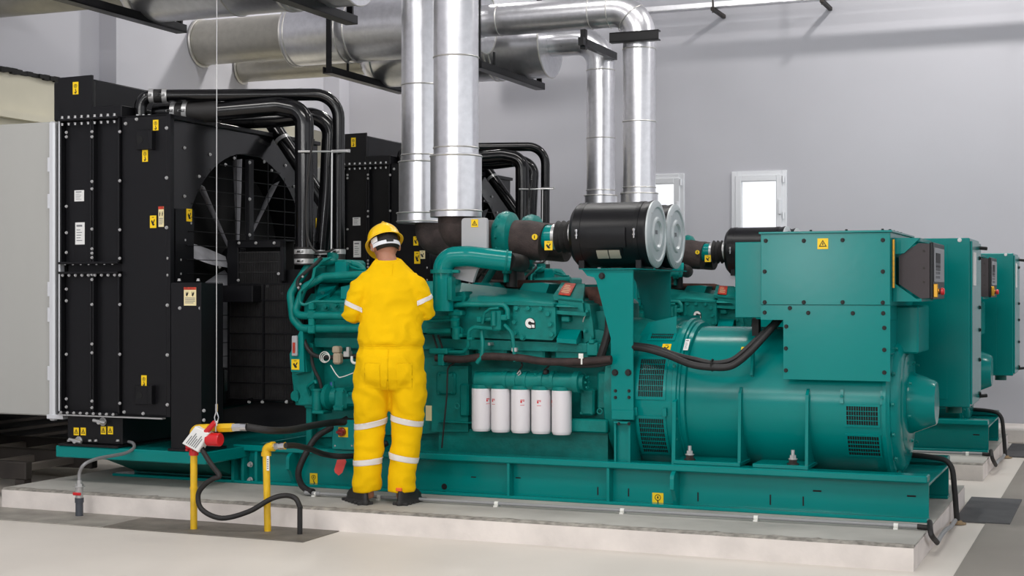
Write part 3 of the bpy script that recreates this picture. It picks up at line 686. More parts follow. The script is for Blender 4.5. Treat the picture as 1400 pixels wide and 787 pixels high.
# ================================================================ engine
def T(px, r, n=10, m=TEALC, R=None, sm=False):
    pts = [P(*q) for q in px]
    pts = smooth(pts, 6) if sm else (fillet(pts, R, 6) if R else pts)
    return MB(m).tube(pts, r, n)
def elbow_flange(m, p, d, r): m.cyl(V(p) - V(d) * .012, V(p) + V(d) * .012, r, n=24)
def make_engine():
    t = thing('diesel_engine', 'big teal diesel engine of the front generator set, five white filters on its side', 'engine', (-4.2, YC, .33), 'diesel engines')
    # --- crankcase
    m = MB(TEALC)
    m.fp([(424, 468), (836, 480), (836, 592), (596, 592), (424, 598)], 8.80, 9.46)
    m.fp([(424, 452), (836, 464), (836, 482), (424, 474)], 8.74, 9.5)
    m.fp([(590, 500), (640, 500), (640, 590), (590, 590)], 8.74, 8.9)
    m.fp([(424, 425), (828, 425), (828, 466), (424, 456)], 8.82, 9.42)
    m.build('crankcase', t)
    m = MB(TEALC); m.fp([(600, 585), (831, 592), (831, 630), (600, 624)], 8.76, 9.48); m.fp([(424, 590), (602, 588), (602, 632), (424, 624)], 8.84, 9.4); m.build('oil_pan', t)
    MB(TEALC).pbox(598, 577, 828, 584, 8.70, 8.85, .006).build('pan_rail', t)
    MB(TEALC).pbox(776, 572, 830, 592, 8.67, 8.82, .008).build('pan_bracket', t)
    for u0, v0, u1, v1 in ((792, 531, 812, 568), (596, 508, 622, 540), (628, 524, 640, 570), (816, 508, 834, 560)):
        MB(TEALC).pbox(u0, v0, u1, v1, 8.72, 8.86, .012).build('access_cover', t)
    bolts([P(u, v, 8.72) for u, v in ((795, 535), (809, 535), (795, 564), (809, 564), (600, 512), (618, 512), (600, 536), (618, 536))], (0, -1, 0), t, .008, .01, TEALC)
    for u, v in ((820, 562), (625, 555)):
        p = P(u, v, 8.70); MB(TEALC).torus(p, (0, -1, 0), .016, .005, 18, 8).build('plug', t)
    # --- lower intercooler ledge with pockets
    MB(TEALC).fp([(592, 462), (824, 470), (826, 482), (592, 476)], 8.66, 8.85).build('ledge', t)
    for u0, u1 in ((596, 640), (652, 692), (702, 744), (758, 806)):
        MB(TEALC).pbox(u0, 475, u1, 492, 8.68, 8.84, .012).build('side_cover', t)
    bolts([P(u, 477, 8.67) for u in (600, 636, 656, 688, 706, 740, 762, 802)], (0, -1, 0), t, .008, .012, TEALC)
    # --- front gear housing (left)
    m = MB(TEALC); m.fp([(404, 458), (428, 470), (430, 553), (408, 553)], 8.66, 9.55); m.fp([(398, 505), (416, 480), (420, 508), (400, 512)], 8.60, 8.9); m.build('gear_housing', t)
    m = MB(TEAL); m.fp([(396, 484), (410, 452), (414, 452), (416, 508), (398, 508)], 8.58, 8.72); m.build('gear_cover', t)
    front(404, 498, 8.578, .06, .07, 'hand', t)
    m = MB(GREYP); a = P(401, 472, 8.56); m.box(a.x - .012, a.x + .03, 8.555, 8.575, a.z - .07, a.z + .065, .008); m.use(REDL); m.box(a.x + .0, a.x + .018, 8.550, 8.556, a.z - .05, a.z + .02); m.build('side_marker', t)
    MB(TEALC).fp([(399, 512), (424, 508), (424, 556), (404, 553)], 8.68, 9.0).build('gear_housing', t)
    m = MB(TEALC); p = P(404, 541, 8.66); m.cyl(p, p + V((0, .2, 0)), .038, n=20); m.build('shaft_cap', t)
    m = MB(TEALC); m.pbox(418, 555, 426, 612, 8.7, 8.76, .005); m.pbox(416, 552, 432, 558, 8.68, 8.8, .005); m.build('front_leg', t)
    # --- front cover block left of worker
    MB(TEALC).fp([(430, 462), (500, 462), (500, 476), (430, 474)], 8.69, 8.9).build('ledge', t)
    MB(TEALC).fp([(418, 425), (600, 425), (600, 455), (424, 452)], 8.66, 8.9).build('cylinder_head', t)
    # sloped aftercooler nose with triangular face
    m = MB(TEALC); Y0, Y1 = 8.70, 9.0
    A = [P(*q) for q in ((416, 415, Y0), (600, 412, Y0), (600, 424, Y0 - .02), (416, 428, Y0 - .02))]; B = [P(*q) for q in ((436, 386, Y1), (600, 384, Y1), (600, 424, Y1), (436, 428, Y1))]
    m.hull2(A, B); m.build('aftercooler', t)
    m = MB(TEAL); m.hull2([P(*q) for q in ((430, 412, 8.71), (437, 388, 8.90), (463, 386, 8.90), (450, 402, 8.76))], [P(*q) for q in ((432, 416, 8.76), (438, 400, 8.96), (464, 398, 8.96), (452, 410, 8.8))]); m.build('nose_plate', t)
    MB(TEAL).fp([(466, 392), (500, 384), (500, 412), (466, 408)], 8.74, 8.95).build('nose_plate', t)
    # thermostat housing on top
    m = MB(TEALC); m.pbox(443, 355, 474, 380, 8.86, 9.15, .02); m.pbox(415, 362, 450, 386, 8.9, 9.3, .02); m.pbox(436, 372, 500, 386, 8.82, 9.2, .015); m.build('thermostat_housing', t)
    m = MB(TEALC); p = P(459, 354, 8.95); m.cyl(p, p + V((0, 0, .05)), .06, n=20); m.build('thermostat_neck', t)
    MB(TEAL).fp([(458, 358), (473, 358), (474, 379), (458, 379)], 8.83, 8.87).build('thermostat_cover', t)
    # --- coolant tubes at the front
    T([(464, 357, 9.05), (452, 357, 8.80), (424, 359, 8.74), (397, 402, 8.66), (401, 436, 8.62), (412, 449, 8.60), (500, 449, 8.60)], .028, 14, R=.07).build('coolant_tube', t)
    T([(500, 375, 8.70), (443, 378, 8.70), (415, 393, 8.66), (404, 425, 8.60), (409, 431, 8.58), (500, 432, 8.58)], .026, 14, R=.06).build('coolant_tube', t)
    T([(478, 360, 8.95), (493, 363, 8.95), (502, 378, 8.95), (503, 390, 8.9)], .022, 12, R=.05).build('coolant_tube', t)
    T([(452, 352, 8.78), (440, 358, 8.72), (430, 367, 8.66), (428, 380, 8.62), (420, 390, 8.58), (410, 398, 8.56), (410, 414, 8.56), (416, 417, 8.56), (430, 412, 8.58), (500, 413, 8.60)], .010, 8, R=.04).build('fuel_line', t)
    T([(478, 364, 8.9), (489, 368, 8.85), (500, 369, 8.8)], .009, 8, R=.03).build('fuel_line', t)
    m = MB(TEALC)
    for u, v in ((430, 416), (446, 417), (461, 416)):
        pass
    bolts([P(u, v, 8.66) for u, v in ((431, 417), (447, 419), (461, 417))], (0, -1, 0), t, .016, .035, TEALC)
    m = MB(TEALC)
    for v0, v1, w in ((414, 424, .022), (424, 436, .03), (434, 446, .022), (444, 456, .028)):
        a = P(425, v0, 8.56); b = P(427, v1, 8.56); m.box(a.x - w, a.x + w, 8.555, 8.60, b.z, a.z, .008)
    m.build('pipe_clamp', t)
    # fittings with bright screws
    bolts([P(u, v, 8.55) for u, v in ((411, 388), (408, 393), (414, 378))], (0, -1, 0), t, .008, .01)
    T([(412, 400, 8.60), (404, 384, 8.62), (432, 360, 8.66), (440, 352, 8.68)], .012, 8, RUB, R=.05).build('harness', t)
    # --- pump group bottom left
    m = MB(TEALC); p = P(434, 531, 8.56); q = P(434, 563, 8.56); m.cyl(q, p, .036, n=24); m.cyl(p - V((0, 0, .012)), p, .042, n=24); m.pbox(426, 561, 442, 566, 8.5, 8.62, .005); m.build('fuel_strainer', t)
    m = MB(TEALC); a = P(447, 542, 8.6); m.lathe([(0, .04), (.02, .085), (.05, .09), (.07, .06), (.12, .055)], a - V((.02, 0, 0)), XR, 28); m.build('pump_flange', t)
    m = MB(TEALC); m.pbox(455, 530, 472, 562, 8.5, 8.72, .02); m.pbox(470, 536, 490, 556, 8.52, 8.7, .02); m.pbox(455, 555, 468, 562, 8.48, 8.7, .01); m.build('fuel_pump', t)
    bolts([P(u, v, 8.5) for u, v in ((458, 534), (469, 534), (458, 556), (469, 556), (476, 540), (484, 540))], (0, -1, 0), t, .009, .012, TEALC)
    m = MB(TEALC); p = P(455, 527, 8.6); m.cyl(p - V((0, 0, .05)), p + V((0, 0, .03)), .014, n=10); m.build('pump_stem', t)
    MB(mat('blue_plastic', (40, 84, 140), .5)).cyl(P(454, 522, 8.6), P(454, 527, 8.6), .016, n=12).build('blue_cap', t, 'small blue cap on the pump')
    T([(424, 540, 8.66), (420, 528, 8.62), (431, 520, 8.6), (432, 524, 8.6)], .01, 8, R=.03).build('fuel_line', t)
    # hoses and harness at left
    T([(412, 447, 8.64), (420, 475, 8.60), (440, 488, 8.60), (500, 486, 8.60)], .015, 10, RUB, sm=True).build('harness', t)
    T([(425, 475, 8.62), (428, 500, 8.62), (437, 520, 8.62), (440, 535, 8.62)], .012, 10, RUB, sm=True).build('harness', t)
    m = MB(mat('beige_plastic', (176, 160, 138), .5)); m.pbox(454, 482, 464, 498, 8.52, 8.58, .012); m.pbox(453, 473, 463, 483, 8.52, 8.58, .01); m.build('sensor', t)
    m = MB(WIREW)
    for i in range(3): p = P(444 + i, 488 + i * .6, 8.53 - i * .006); m.torus(p, (0.1, -1, .1 * i), .036 - .006 * i, .0026, 28, 6)
    m.build('wire_coil', t)
    T([(452, 499, 8.55), (461, 513, 8.53), (468, 515, 8.53), (494, 505, 8.53)], .0035, 6, WIREW, sm=True).build('sensor_wire', t)
    T([(481, 487, 8.54), (481, 495, 8.53), (487, 497, 8.53), (492, 490, 8.53)], .009, 8, WIREW, R=.03).build('sensor_wire', t)
    m = MB(GALVD); m.pbox(469, 480, 477, 488, 8.55, 8.6, .004); m.pbox(473, 474, 477, 481, 8.55, 8.58, .003); m.build('bracket', t)
    # --- emblem cover and manifold wedge (right of worker)
    YM = 8.62
    m = MB(TEALC); m.fp([(702, 411), (754, 415.5), (759, 421), (760, 459), (755, 465), (700, 462)], YM, 8.8); m.build('end_cover', t)
    m = MB(TEALC); m.fp([(594, 414), (702, 412), (702, 464), (594, 458)], YM + .035, 8.85); m.build('aftercooler', t)
    m = MB(TEALC); m.fp([(596, 410), (757, 415), (757, 418.5), (596, 414)], YM - .012, 8.8); m.build('flange', t)
    b = MB(TEALC)
    bolts([P(u, v, YM) for u, v in ((707, 421), (723, 421), (740, 421.5), (750, 429), (753, 443), (755, 457), (715, 461), (704, 440), (705, 455))], (0, -1, 0), t, .015, .02, TEALC)
    bolts([P(u, 420, YM + .035) for u in (612, 638, 655, 672)], (0, -1, 0), t, .010, .015, TEALC)
    # wedge-shaped inlet manifold: tall at left, tapering to the right
    m = MB(TEAL)
    A = [P(*q) for q in ((606, 414, 8.64), (606, 399, 8.70), (612, 384, 8.86), (612, 384, 9.05), (606, 414, 9.05))]
    B = [P(*q) for q in ((790, 420, 8.64), (776, 417, 8.66), (768, 403, 8.92), (768, 403, 9.05), (790, 420, 9.05))]
    m = MB(TEALM); m.hull2(A, B); o = m.build('inlet_manifold', t)
    m = MB(TEALC); m.fp([(610, 402), (634, 398), (637, 406), (634, 414), (610, 414)], 8.62, 8.75); m.build('manifold_foot', t)
    m = MB(TEALC); p = P(623, 384, 8.86); m.cyl(p - V((0, 0, .02)), p + V((0, 0, .02)), .035, n=14); m.hexb(p + V((0, 0, .02)), ZU, .02, .02); m.build('manifold_plug', t)
    # Cummins style emblem: white C with black surround, flat badge
    f = Fr(P(724.5, 441.5, YM - .0005), XR, ZU); w = .031
    m = MB(INK)
    def cshape(k, ox, g):
        o = []; N = 14
        for i in range(N + 1): a = radians(55 + 285 * i / N - 0); o.append((cos(a) * w * .95 * k + ox, sin(a) * w * k))
        return o
    out_ = [(w * 1.0, w * .95), (-w * .35, w * .95), (-w * 1.0, w * .25), (-w * 1.0, -w * .45), (-w * .5, -w * .98), (w * .25, -w * .98), (w * .45, -w * .7), (w * .55, -w * .98), (w * 1.05, -w * .98)]
    def arc(R0, R1, a0, a1, h0, h1, n=16, ox=0, oy=0):
        for i in range(n):
            b0, b1 = radians(a0 + (a1 - a0) * i / n), radians(a0 + (a1 - a0) * (i + 1) / n)
            f.poly(m, [(ox + R0 * cos(b0), oy + R0 * sin(b0)), (ox + R1 * cos(b0), oy + R1 * sin(b0)), (ox + R1 * cos(b1), oy + R1 * sin(b1)), (ox + R0 * cos(b1), oy + R0 * sin(b1))], h0, h1)
    arc(.001, w * 1.12, 0, 360, 0, .002, 30, w * .08, -w * .05); f.poly(m, [(w * .1, -w * .2), (w * 1.2, -w * .2), (w * 1.2, -w * 1.1), (w * .1, -w * 1.1)], 0, .002)
    m.use(WHITE); arc(w * .36, w * .98, 38, 292, .002, .0035, 20)
    f.poly(m, [(w * .30, w * .20), (w * .72, w * .68), (w * 1.0, w * .35), (w * .95, w * .05)], .002, .0035); f.poly(m, [(w * .34, -w * .3), (w * .98, -w * .3), (w * 1.05, -w * .92), (w * .5, -w * .92)], .002, .0035)
    m.build('emblem', t, 'black and white maker emblem')
    # --- breather box with red label
    m = MB(TEALC)
    A = [P(*q) for q in ((762, 414, 8.66), (796, 419, 8.66), (803, 419, 8.72), (803, 428, 8.72), (796, 428, 8.66), (764, 425, 8.66))]
    m.fp([(763, 408), (796, 411), (798, 427), (764, 425)], 8.68, 9.0)
    m.hull2([P(*q) for q in ((756, 404, 8.68), (797, 409, 8.68), (798, 414, 8.68), (758, 410, 8.68))], [P(*q) for q in ((768, 386, 8.98), (800, 387.5, 8.98), (800, 414, 8.98), (768, 412, 8.98))])
    m.build('breather_box', t)
    A = [P(763.5, 403, 8.695), P(779.5, 404.5, 8.695), P(787.5, 389.5, 8.945), P(772.5, 388.5, 8.945)]
    nv = (A[1] - A[0]).cross(A[3] - A[0]).normalized()
    if nv.z < 0: nv = -nv
    m = MB(REDL); m.hull2([q + nv * .002 for q in A], [q + nv * .010 for q in A]); m.use(CREAM); C0 = A[0]; ax = A[1] - A[0]; ay = A[3] - A[0]
    for i in range(5):
        q = [C0 + ax * a + ay * b for a, b in ((.15, .15 + i * .15), (.8, .15 + i * .15), (.8, .19 + i * .15), (.15, .19 + i * .15))]; m.hull2([z + nv * .010 for z in q], [z + nv * .011 for z in q])
    m.build('red_plate', t, 'red plate with lines of small print')
    m = MB(TEALC); m.fp([(760, 424), (801, 427), (801, 432), (760, 429)], 8.64, 9.0); m.fp([(764, 430), (797, 432), (797, 452), (764, 450)], 8.72, 9.0); m.pbox(767, 432, 778, 440, 8.66, 8.75, .006); m.build('breather_base', t)
    m = MB(TEAL); m.hull2([P(*q) for q in ((761, 462, 8.60), (788, 464, 8.60), (788, 470, 8.60), (761, 468, 8.60))], [P(*q) for q in ((768, 446, 8.75), (796, 447, 8.75), (796, 470, 8.75), (768, 468, 8.75))]); m.build('step_plate', t)
    m = MB(TEALC); m.fp([(796, 412), (806, 416), (810, 440), (812, 462), (798, 470)], 8.72, 9.4); m.fp([(812, 450), (826, 452), (828, 478), (812, 470)], 8.75, 9.3); m.build('cylinder_head', t)
    bolts([P(u, v, 8.7) for u, v in ((803, 425), (798, 432), (800, 452), (808, 462))], (0, -1, 0), t, .01, .014, TEALC)
    m = MB(GALVD)
    for k in range(3): m.tube([P(803 - k * 2, 425 + k * 3, 8.69), P(797, 438 + k, 8.69)], .003, 6)
    m.build('lock_wire', t)
    m = MB(TEALC); m.pbox(802, 468, 817, 486, 8.64, 8.74, .004); m.pbox(804, 464, 812, 470, 8.63, 8.7, .01); m.build('junction_plate', t)
    # rocker covers along the top
    for px in ([(636, 392), (650, 386), (668, 386), (676, 396), (690, 406), (640, 406)], [(705, 404), (716, 387), (741, 386), (751, 388), (745, 404)], ):
        MB(TEAL).fp(px, 9.0, 9.22).build('rocker_cover', t)
    for i in range(5):
        x = -4.9 + i * .36; MB(TEALC).box(x, x + .28, 9.28, 9.52, 1.30, 1.475, .02).build('rocker_cover', t)
    MB(TEALC).box(-5.1, -3.0, 8.9, 9.45, 1.2, 1.38, .03).build('valley_cover', t)
    MB(RUST).tube([P(668, 388, 9.25), P(770, 389, 9.25), P(808, 402, 9.2)], .03, 12).build('exhaust_manifold', t)
    m = MB(RUST); m.fp([(800, 392), (826, 392), (828, 418), (808, 418)], 8.9, 9.1); m.build('exhaust_manifold', t)
    # --- small piping in the middle
    T([(588, 416, 8.58), (600, 418, 8.56), (640, 416, 8.56), (690, 417, 8.56), (694, 424, 8.56), (694, 436, 8.56)], .016, 10, R=.03).build('fuel_line', t)
    T([(584, 434, 8.56), (616, 434, 8.56)], .018, 10).build('fuel_line', t); T([(584, 439, 8.54), (600, 438, 8.54), (618, 437, 8.54)], .009, 8).build('fuel_line', t)
    m = MB(TEALC); m.sph(P(622, 431, 8.58), .045, 14, (1, .8, 1)); m.pbox(612, 424, 631, 432, 8.54, 8.62, .012); m.cyl(P(622, 436, 8.54), P(622, 446, 8.56), .03, n=14); m.build('water_outlet', t)
    T([(584, 452, 8.58), (618, 452, 8.58)], .020, 12).build('fuel_line', t)
    m = MB(TEALC); m.sph(P(626, 454, 8.58), .04, 14); m.cyl(P(624, 447, 8.54), P(624, 462, 8.56), .028, n=12); m.pbox(617, 456, 632, 461, 8.54, 8.62, .01); m.build('water_outlet', t)
    m = MB(TEALC); m.pbox(670, 424, 684, 452, 8.52, 8.62, .008); m.pbox(651, 433, 658, 441, 8.54, 8.62, .006); m.cyl(P(658, 437, 8.56), P(672, 436, 8.56), .014, n=10); m.cyl(P(675, 426, 8.51), P(675, 445, 8.51), .016, n=10); m.pbox(681, 430, 692, 438, 8.53, 8.6, .006); m.build('fuel_valve', t)
    T([(660, 442, 8.54), (662, 428, 8.53), (670, 422, 8.52), (682, 421, 8.52)], .009, 8, R=.03).build('fuel_line', t)
    T([(608, 481, 8.58), (633, 481, 8.56), (640, 474, 8.54), (641, 452, 8.52), (648, 447, 8.52), (674, 449, 8.52)], .012, 8, R=.04).build('fuel_line', t)
    T([(658, 446, 8.56), (660, 470, 8.55), (659, 486, 8.54), (652, 496, 8.54)], .014, 8, R=.06).build('fuel_line', t)
    T([(690, 444, 8.56), (700, 455, 8.54), (702, 470, 8.54), (704, 494, 8.54)], .012, 8, R=.05).build('fuel_line', t)
    for u in (592, 599): T([(u, 458, 8.62), (u + 6, 476, 8.60)], .007, 6, RUB).build('wire', t)
    m = MB(TEALC); m.pbox(586, 476, 611, 484, 8.54, 8.66, .006); m.pbox(598, 484, 606, 500, 8.54, 8.6, .005); m.build('bracket', t)
    m = MB(TEALC); m.pbox(638, 461, 645, 465, 8.51, 8.56, .004); m.build('pipe_clip', t)
    m = MB(ZINC); m.pbox(699, 475, 706, 481, 8.53, 8.56, .003); m.pbox(667, 468, 670, 472, 8.6, 8.66); m.build('screw_bracket', t)
    # black wiring harness along the side, with cable ties
    T([(596, 489, 8.57), (630, 491, 8.56), (665, 487, 8.55), (710, 489, 8.54), (745, 494, 8.53), (790, 494, 8.53), (836, 491, 8.53)], .024, 12, mat('brown_loom', (58, 42, 40), .7, var=.3, vscale=20, bump=.3), sm=True).build('harness', t, 'thick dark wiring loom')
    T([(740, 492, 8.56), (780, 499, 8.55), (815, 499, 8.55), (836, 495, 8.55)], .014, 8, RUB, sm=True).build('harness', t)
    T([(821, 488, 8.64), (827, 470, 8.64), (832, 450, 8.64), (833, 425, 8.66)], .026, 10, RUB, sm=True).build('harness', t)
    T([(622, 495, 8.60), (612, 502, 8.60), (611, 540, 8.60), (604, 612, 8.62)], .006, 8, RUB, R=.04).build('wire', t)
    m = MB(WIREW); m.pbox(791, 483, 797, 490, 8.50, 8.51); m.pbox(794, 490, 796, 498, 8.50, 8.505); m.build('cable_tie', t)
    m = MB(ZINC); p = P(707, 511, 8.58); m.tube([p, P(711, 506, 8.58), P(712, 510, 8.58), P(707, 515, 8.58)], .005, 6); m.build('clip', t)
    m = MB(RUB); m.pbox(742, 505, 748, 512, 8.58, 8.62, .006); m.tube(smooth([P(745, 505, 8.6), P(750, 500, 8.58), P(748, 496, 8.56)]), .006, 6); m.tube(smooth([P(708, 508, 8.6), P(714, 500, 8.58), P(713, 496, 8.56)]), .006, 6); m.build('connector', t)
    # --- oil filter head and five white filters
    YFi = 8.62; r = P(698, 550, YFi).x - P(671.5, 550, YFi).x; r = r / 2 * .94
    m = MB(TEALC); a = P(652, 519, YFi); b = P(786, 522, YFi)
    m.cyl(a, b, .056, n=28); m.box(a.x, b.x - .05, YFi - .02, YFi + .12, P(650, 529, YFi).z, a.z, .01); m.lathe([(0, .058), (.0, .068), (.035, .068), (.04, .05), (.065, .05)], b, XR, 28)
    for u in (693, 706, 720, 742, 757): p = P(u, 520, YFi); m.cyl(p - V((.012, 0, 0)), p + V((.012, 0, 0)), .061, n=28)
    m.build('filter_head', t)
    bolts([P(792, 522, YFi) + V((.05, .0, 0)) + V((0, .035 * cos(a), .035 * sin(a))) for a in [i * pi / 3 for i in range(6)]], (1, 0, 0), t, .007, .01, TEALC)
    for u in (668, 708, 690, 735): p = P(u, 512, YFi); MB(TEALC).hexb(p + V((0, -.02, .0)), (0, -.4, 1), .016, .018).build('plug', t)
    tops = [529.5, 530, 531, 531.5, 532.5]; bots = [588.5, 590, 591, 592, 593.5]; us = [658.3, 684.8, 712.2, 740, 768]
    for i in range(5):
        p = P(us[i], tops[i], YFi); q = P(us[i], bots[i], YFi); h = p.z - q.z
        o = MB(FILT).lathe([(0, r * .6), (.0, r * .86), (.012, r * .97), (.02, r), (h - .006, r), (h - .002, r * .95)], q, ZU, 40).build('oil_filter', t)
        MB(TEALC).cyl(p - V((0, 0, .004)), p + V((0, 0, .02)), r * .98, n=32).build('filter_collar', o)
        # small red marks printed on the can
        a0 = [radians(-28), radians(-118), radians(-62), radians(-84), radians(-152)][i]
        mk = MB(RED)
        def patch(da0, da1, z0, z1):
            A = [q + V((cos(a0 + radians(d)) * (r + .0006), sin(a0 + radians(d)) * (r + .0006), z)) for d, z in ((da0, z0 - q.z), (da1, z0 - q.z), (da1, z1 - q.z), (da0, z1 - q.z))]
            c = V((q.x, q.y, 0)); B = [V((c.x + (w_.x - c.x) * 1.012, c.y + (w_.y - c.y) * 1.012, w_.z)) for w_ in A]; mk.hull2(A, B)
        zc = q.z + h * .72
        patch(-9, 0, zc - .008, zc + .006); patch(-9, 14, zc + .008, zc + .012); patch(4, 14, zc + .001, zc + .005); patch(-10, 14, zc - .024, zc - .021)
        mk.build('filter_print', o, 'small red print on the white can')
    # --- big teal charge air pipe
    YP = 8.50
    pts = [P(606, 425, YP), P(606, 352, YP), P(640, 350, YP + .02), P(698, 357, YP + .13)]
    m = MB(TEAL); m.tube(fillet(pts, .115, 12), .066, 32)
    o = m.build('charge_air_pipe', t)
    m = MB(TEALC); p = P(606, 371, YP)
    m.cyl(p - V((0, 0, .012)), p + V((0, 0, .012)), .082, n=32); m.box(p.x + .06, p.x + .12, YP - .03, YP + .0, p.z - .01, p.z + .01, .003); m.build('pipe_collar', o)
    a = P(692, 356.3, YP + .12); d = (pts[3] - pts[2]).normalized(); m = MB(TEALC); m.torus(a, d, .066, .007, 32, 8); m.build('pipe_collar', o)
    MB(RUB).tube(smooth([P(695, 356.7, YP + .12), P(704, 358, YP + .2), P(713, 360, YP + .4)]), .056, 24).build('pipe_sleeve', o)
    m = MB(TEALC); m.pbox(611, 378, 617, 411, 8.45, 8.52, .006); m.pbox(608, 405, 618, 412, 8.46, 8.72, .005); m.build('pipe_bracket', o)
    # --- turbochargers with heat wrapped elbows
    for k, Yt in enumerate((9.0, 9.44)):
        tb = MB(TEALC).lathe([(0, .06), (.0, .11), (.03, .15), (.07, .162), (.11, .15), (.13, .12), (.14, .08)], P(684, 322, 9.0) + V((-.02, Yt - 9.0, 0)), XR, 40)
        c = P(690, 325, 9.0) + V((0, Yt - 9.0, 0)); tb.torus(c, XR, .105, .055, 40, 12)
        c2 = c + V((.0, -.05, -.11)); tb.cyl(c2, c2 + V((0, -.02, -.10)), .05, .046, 20); tb.cyl(c2 + V((0, -.02, -.06)), c2 + V((0, -.02, -.075)), .065, n=20)
        o = tb.build('turbocharger', t)
        bolts([c + V((.0, .165 * cos(a), .165 * sin(a))) for a in [i * pi / 7 for i in range(14)]], (1, 0, 0), t, .008, .012, TEALC)
        m = MB(HEATW); a = c + V((.05, 0, .0)); b = P(745, 331, 9.0) + V((0, Yt - 9.0, 0)); m.tube([a, a + (b - a) * .5, a + (b - a) * .9, b], [.118, .13, .125, .12], 28); m.build('intake_wrap', t)
        m = MB(HEATW); p0 = P(652, 322, 9.0) + V((0, Yt - 9.0, 0)); m.cyl(p0, c, .105, .11, 28); m.build('turbine_wrap', t)
        if k == 0:
            ex = V((P(623.5, 297, 8.75).x, 8.75, P(623, 297, 8.75).z + .02)); pts = [ex, ex - V((0, 0, .12)), V((ex.x + .1, 8.93, c.z)), c - V((.06, 0, 0))]
        else:
            ex = V((P(587, 305, 9.5).x, 9.5, P(575, 305, 9.5).z + .02)); pts = [ex, ex - V((0, 0, .14)), V((ex.x + .22, 9.47, c.z - .02)), c - V((.06, 0, 0))]
        MB(HEATW).tube(fillet(pts, .24, 10), .118 if k == 0 else .1, 28).build('exhaust_elbow', t)
        MB(HOSEG).torus(c - V((.075, 0, 0)), (1, -.15, .3), .118, .008, 32, 8).build('band_clamp', t)
        # intake spout to the filter
        a = P(740, 324, 9.0) + V((0, Yt - 9.0, 0)); b = P(762, 323.5, 9.0) + V((0, Yt - 9.0, 0)); MB(TEAL).cyl(a, b, .078, n=28).build('intake_spout', t)
        m = MB(ZINC); m.cyl(b - V((.02, 0, 0)), b + V((.015, 0, 0)), .084, n=28); e = P(784, 322, 9.0) + V((0, Yt - 9.0, 0)); m.cyl(e - V((.012, 0, 0)), e + V((.02, 0, 0)), .088, n=28); m.build('hose_clamp', t)
        prof = []; L = (e - b).length
        for i in range(13): prof.append((L * i / 12, .083 + (.016 if i % 4 in (1, 2) else 0) + .006 * (i % 2)))
        MB(RUB).lathe(prof, b, XR, 32).build('intake_bellows', t)
        f0 = P(748, 334, 9.0) + V((0, Yt - 9.0 - .135, 0))
        m = MB(YEL); m.cyl(f0 + V((-.035, .0, .045)), f0 + V((-.035, .012, .045)), .019, n=20); m.use(INK); m.box(f0.x - .038, f0.x - .032, f0.y - .001, f0.y + .002, f0.z + .035, f0.z + .055); m.build('yellow_tag', t)
        front(750, 335.5, 9.0 - .125 + (0 if k == 0 else 0), .055, .06, 'hand', t) if k == 0 else None
    # support clutter under the turbos
    T([(700, 362, 8.95), (700, 392, 8.95)], .035, 14, RUB).build('oil_drain', t)
    T([(678, 362, 9.1), (660, 392, 9.1)], .024, 12).build('oil_drain', t)
    m = MB(TEALC); m.pbox(686, 364, 694, 374, 8.85, 8.95, .006); m.pbox(688, 374, 692, 386, 8.87, 8.93, .004); m.build('drain_valve', t)
    m = MB(STRUCT)
    for a, b in (((652, 372), (660, 366)), ((652, 366), (676, 390)), ((648, 384), (666, 364)), ((655, 386), (700, 386))): m.tube([P(a[0], a[1], 9.2), P(b[0], b[1], 9.2)], .012, 8)
    m.build('turbo_stand', t)
    MB(HEATW).fp([(662, 366), (700, 366), (706, 392), (650, 392)], 9.3, 9.5).build('turbo_stand', t)
    # --- flywheel housing towards the generator
    MB(TEALC).lathe([(0, .46), (.10, .46), (.2, .44)], (P(836, 545, 8.66).x - .05, YC, .80), XR, 48).build('flywheel_housing', t)
    bolts([V((P(836, 545, 8.66).x + .06, YC + .47 * cos(a), .80 + .47 * sin(a))) for a in [radians(150 + i * 12) for i in range(7)]], (0, -1, 0), t, .012, .02, TEALC)
    return t
eng = make_engine()
# grey cabinet plate behind the turbo
def make_shield():
    t = thing('shield_plate', 'light grey upright metal plate with a yellow triangle sign, beside the front exhaust feet', 'plate', P(645, 400, 8.9))
    m = MB(GREYP); Y = 8.585
    a = P(631, 298, Y); b = P(665.5, 390, Y); r = .02
    poly = [(a.x, b.z - .12), (a.x, a.z - r), (a.x + r * .3, a.z - r * .3), (a.x + r, a.z), (b.x - r, a.z), (b.x - r * .3, a.z - r * .3), (b.x, a.z - r), (b.x, P(664, 350, Y).z), (P(655, 395, Y).x, P(655, 395, Y).z), (P(650, 400, Y).x, b.z - .12)]
    g = lambda u, v: (P(u, v, Y).x, P(u, v, Y).z)
    poly = [g(631, 350), (a.x, a.z - r), (a.x + r * .3, a.z - r * .3), (a.x + r, a.z), (b.x - r, a.z), (b.x - r * .3, a.z - r * .3), (b.x, a.z - r), g(665.5, 352), g(652, 368), g(646, 386), g(618, 380), g(621, 366)]
    m.prism(poly, 1, Y, Y + .03); m.build('plate', t)
    front(649, 305, Y - .001, .048, .05, 'tri', t)
    return t
shield = make_shield()
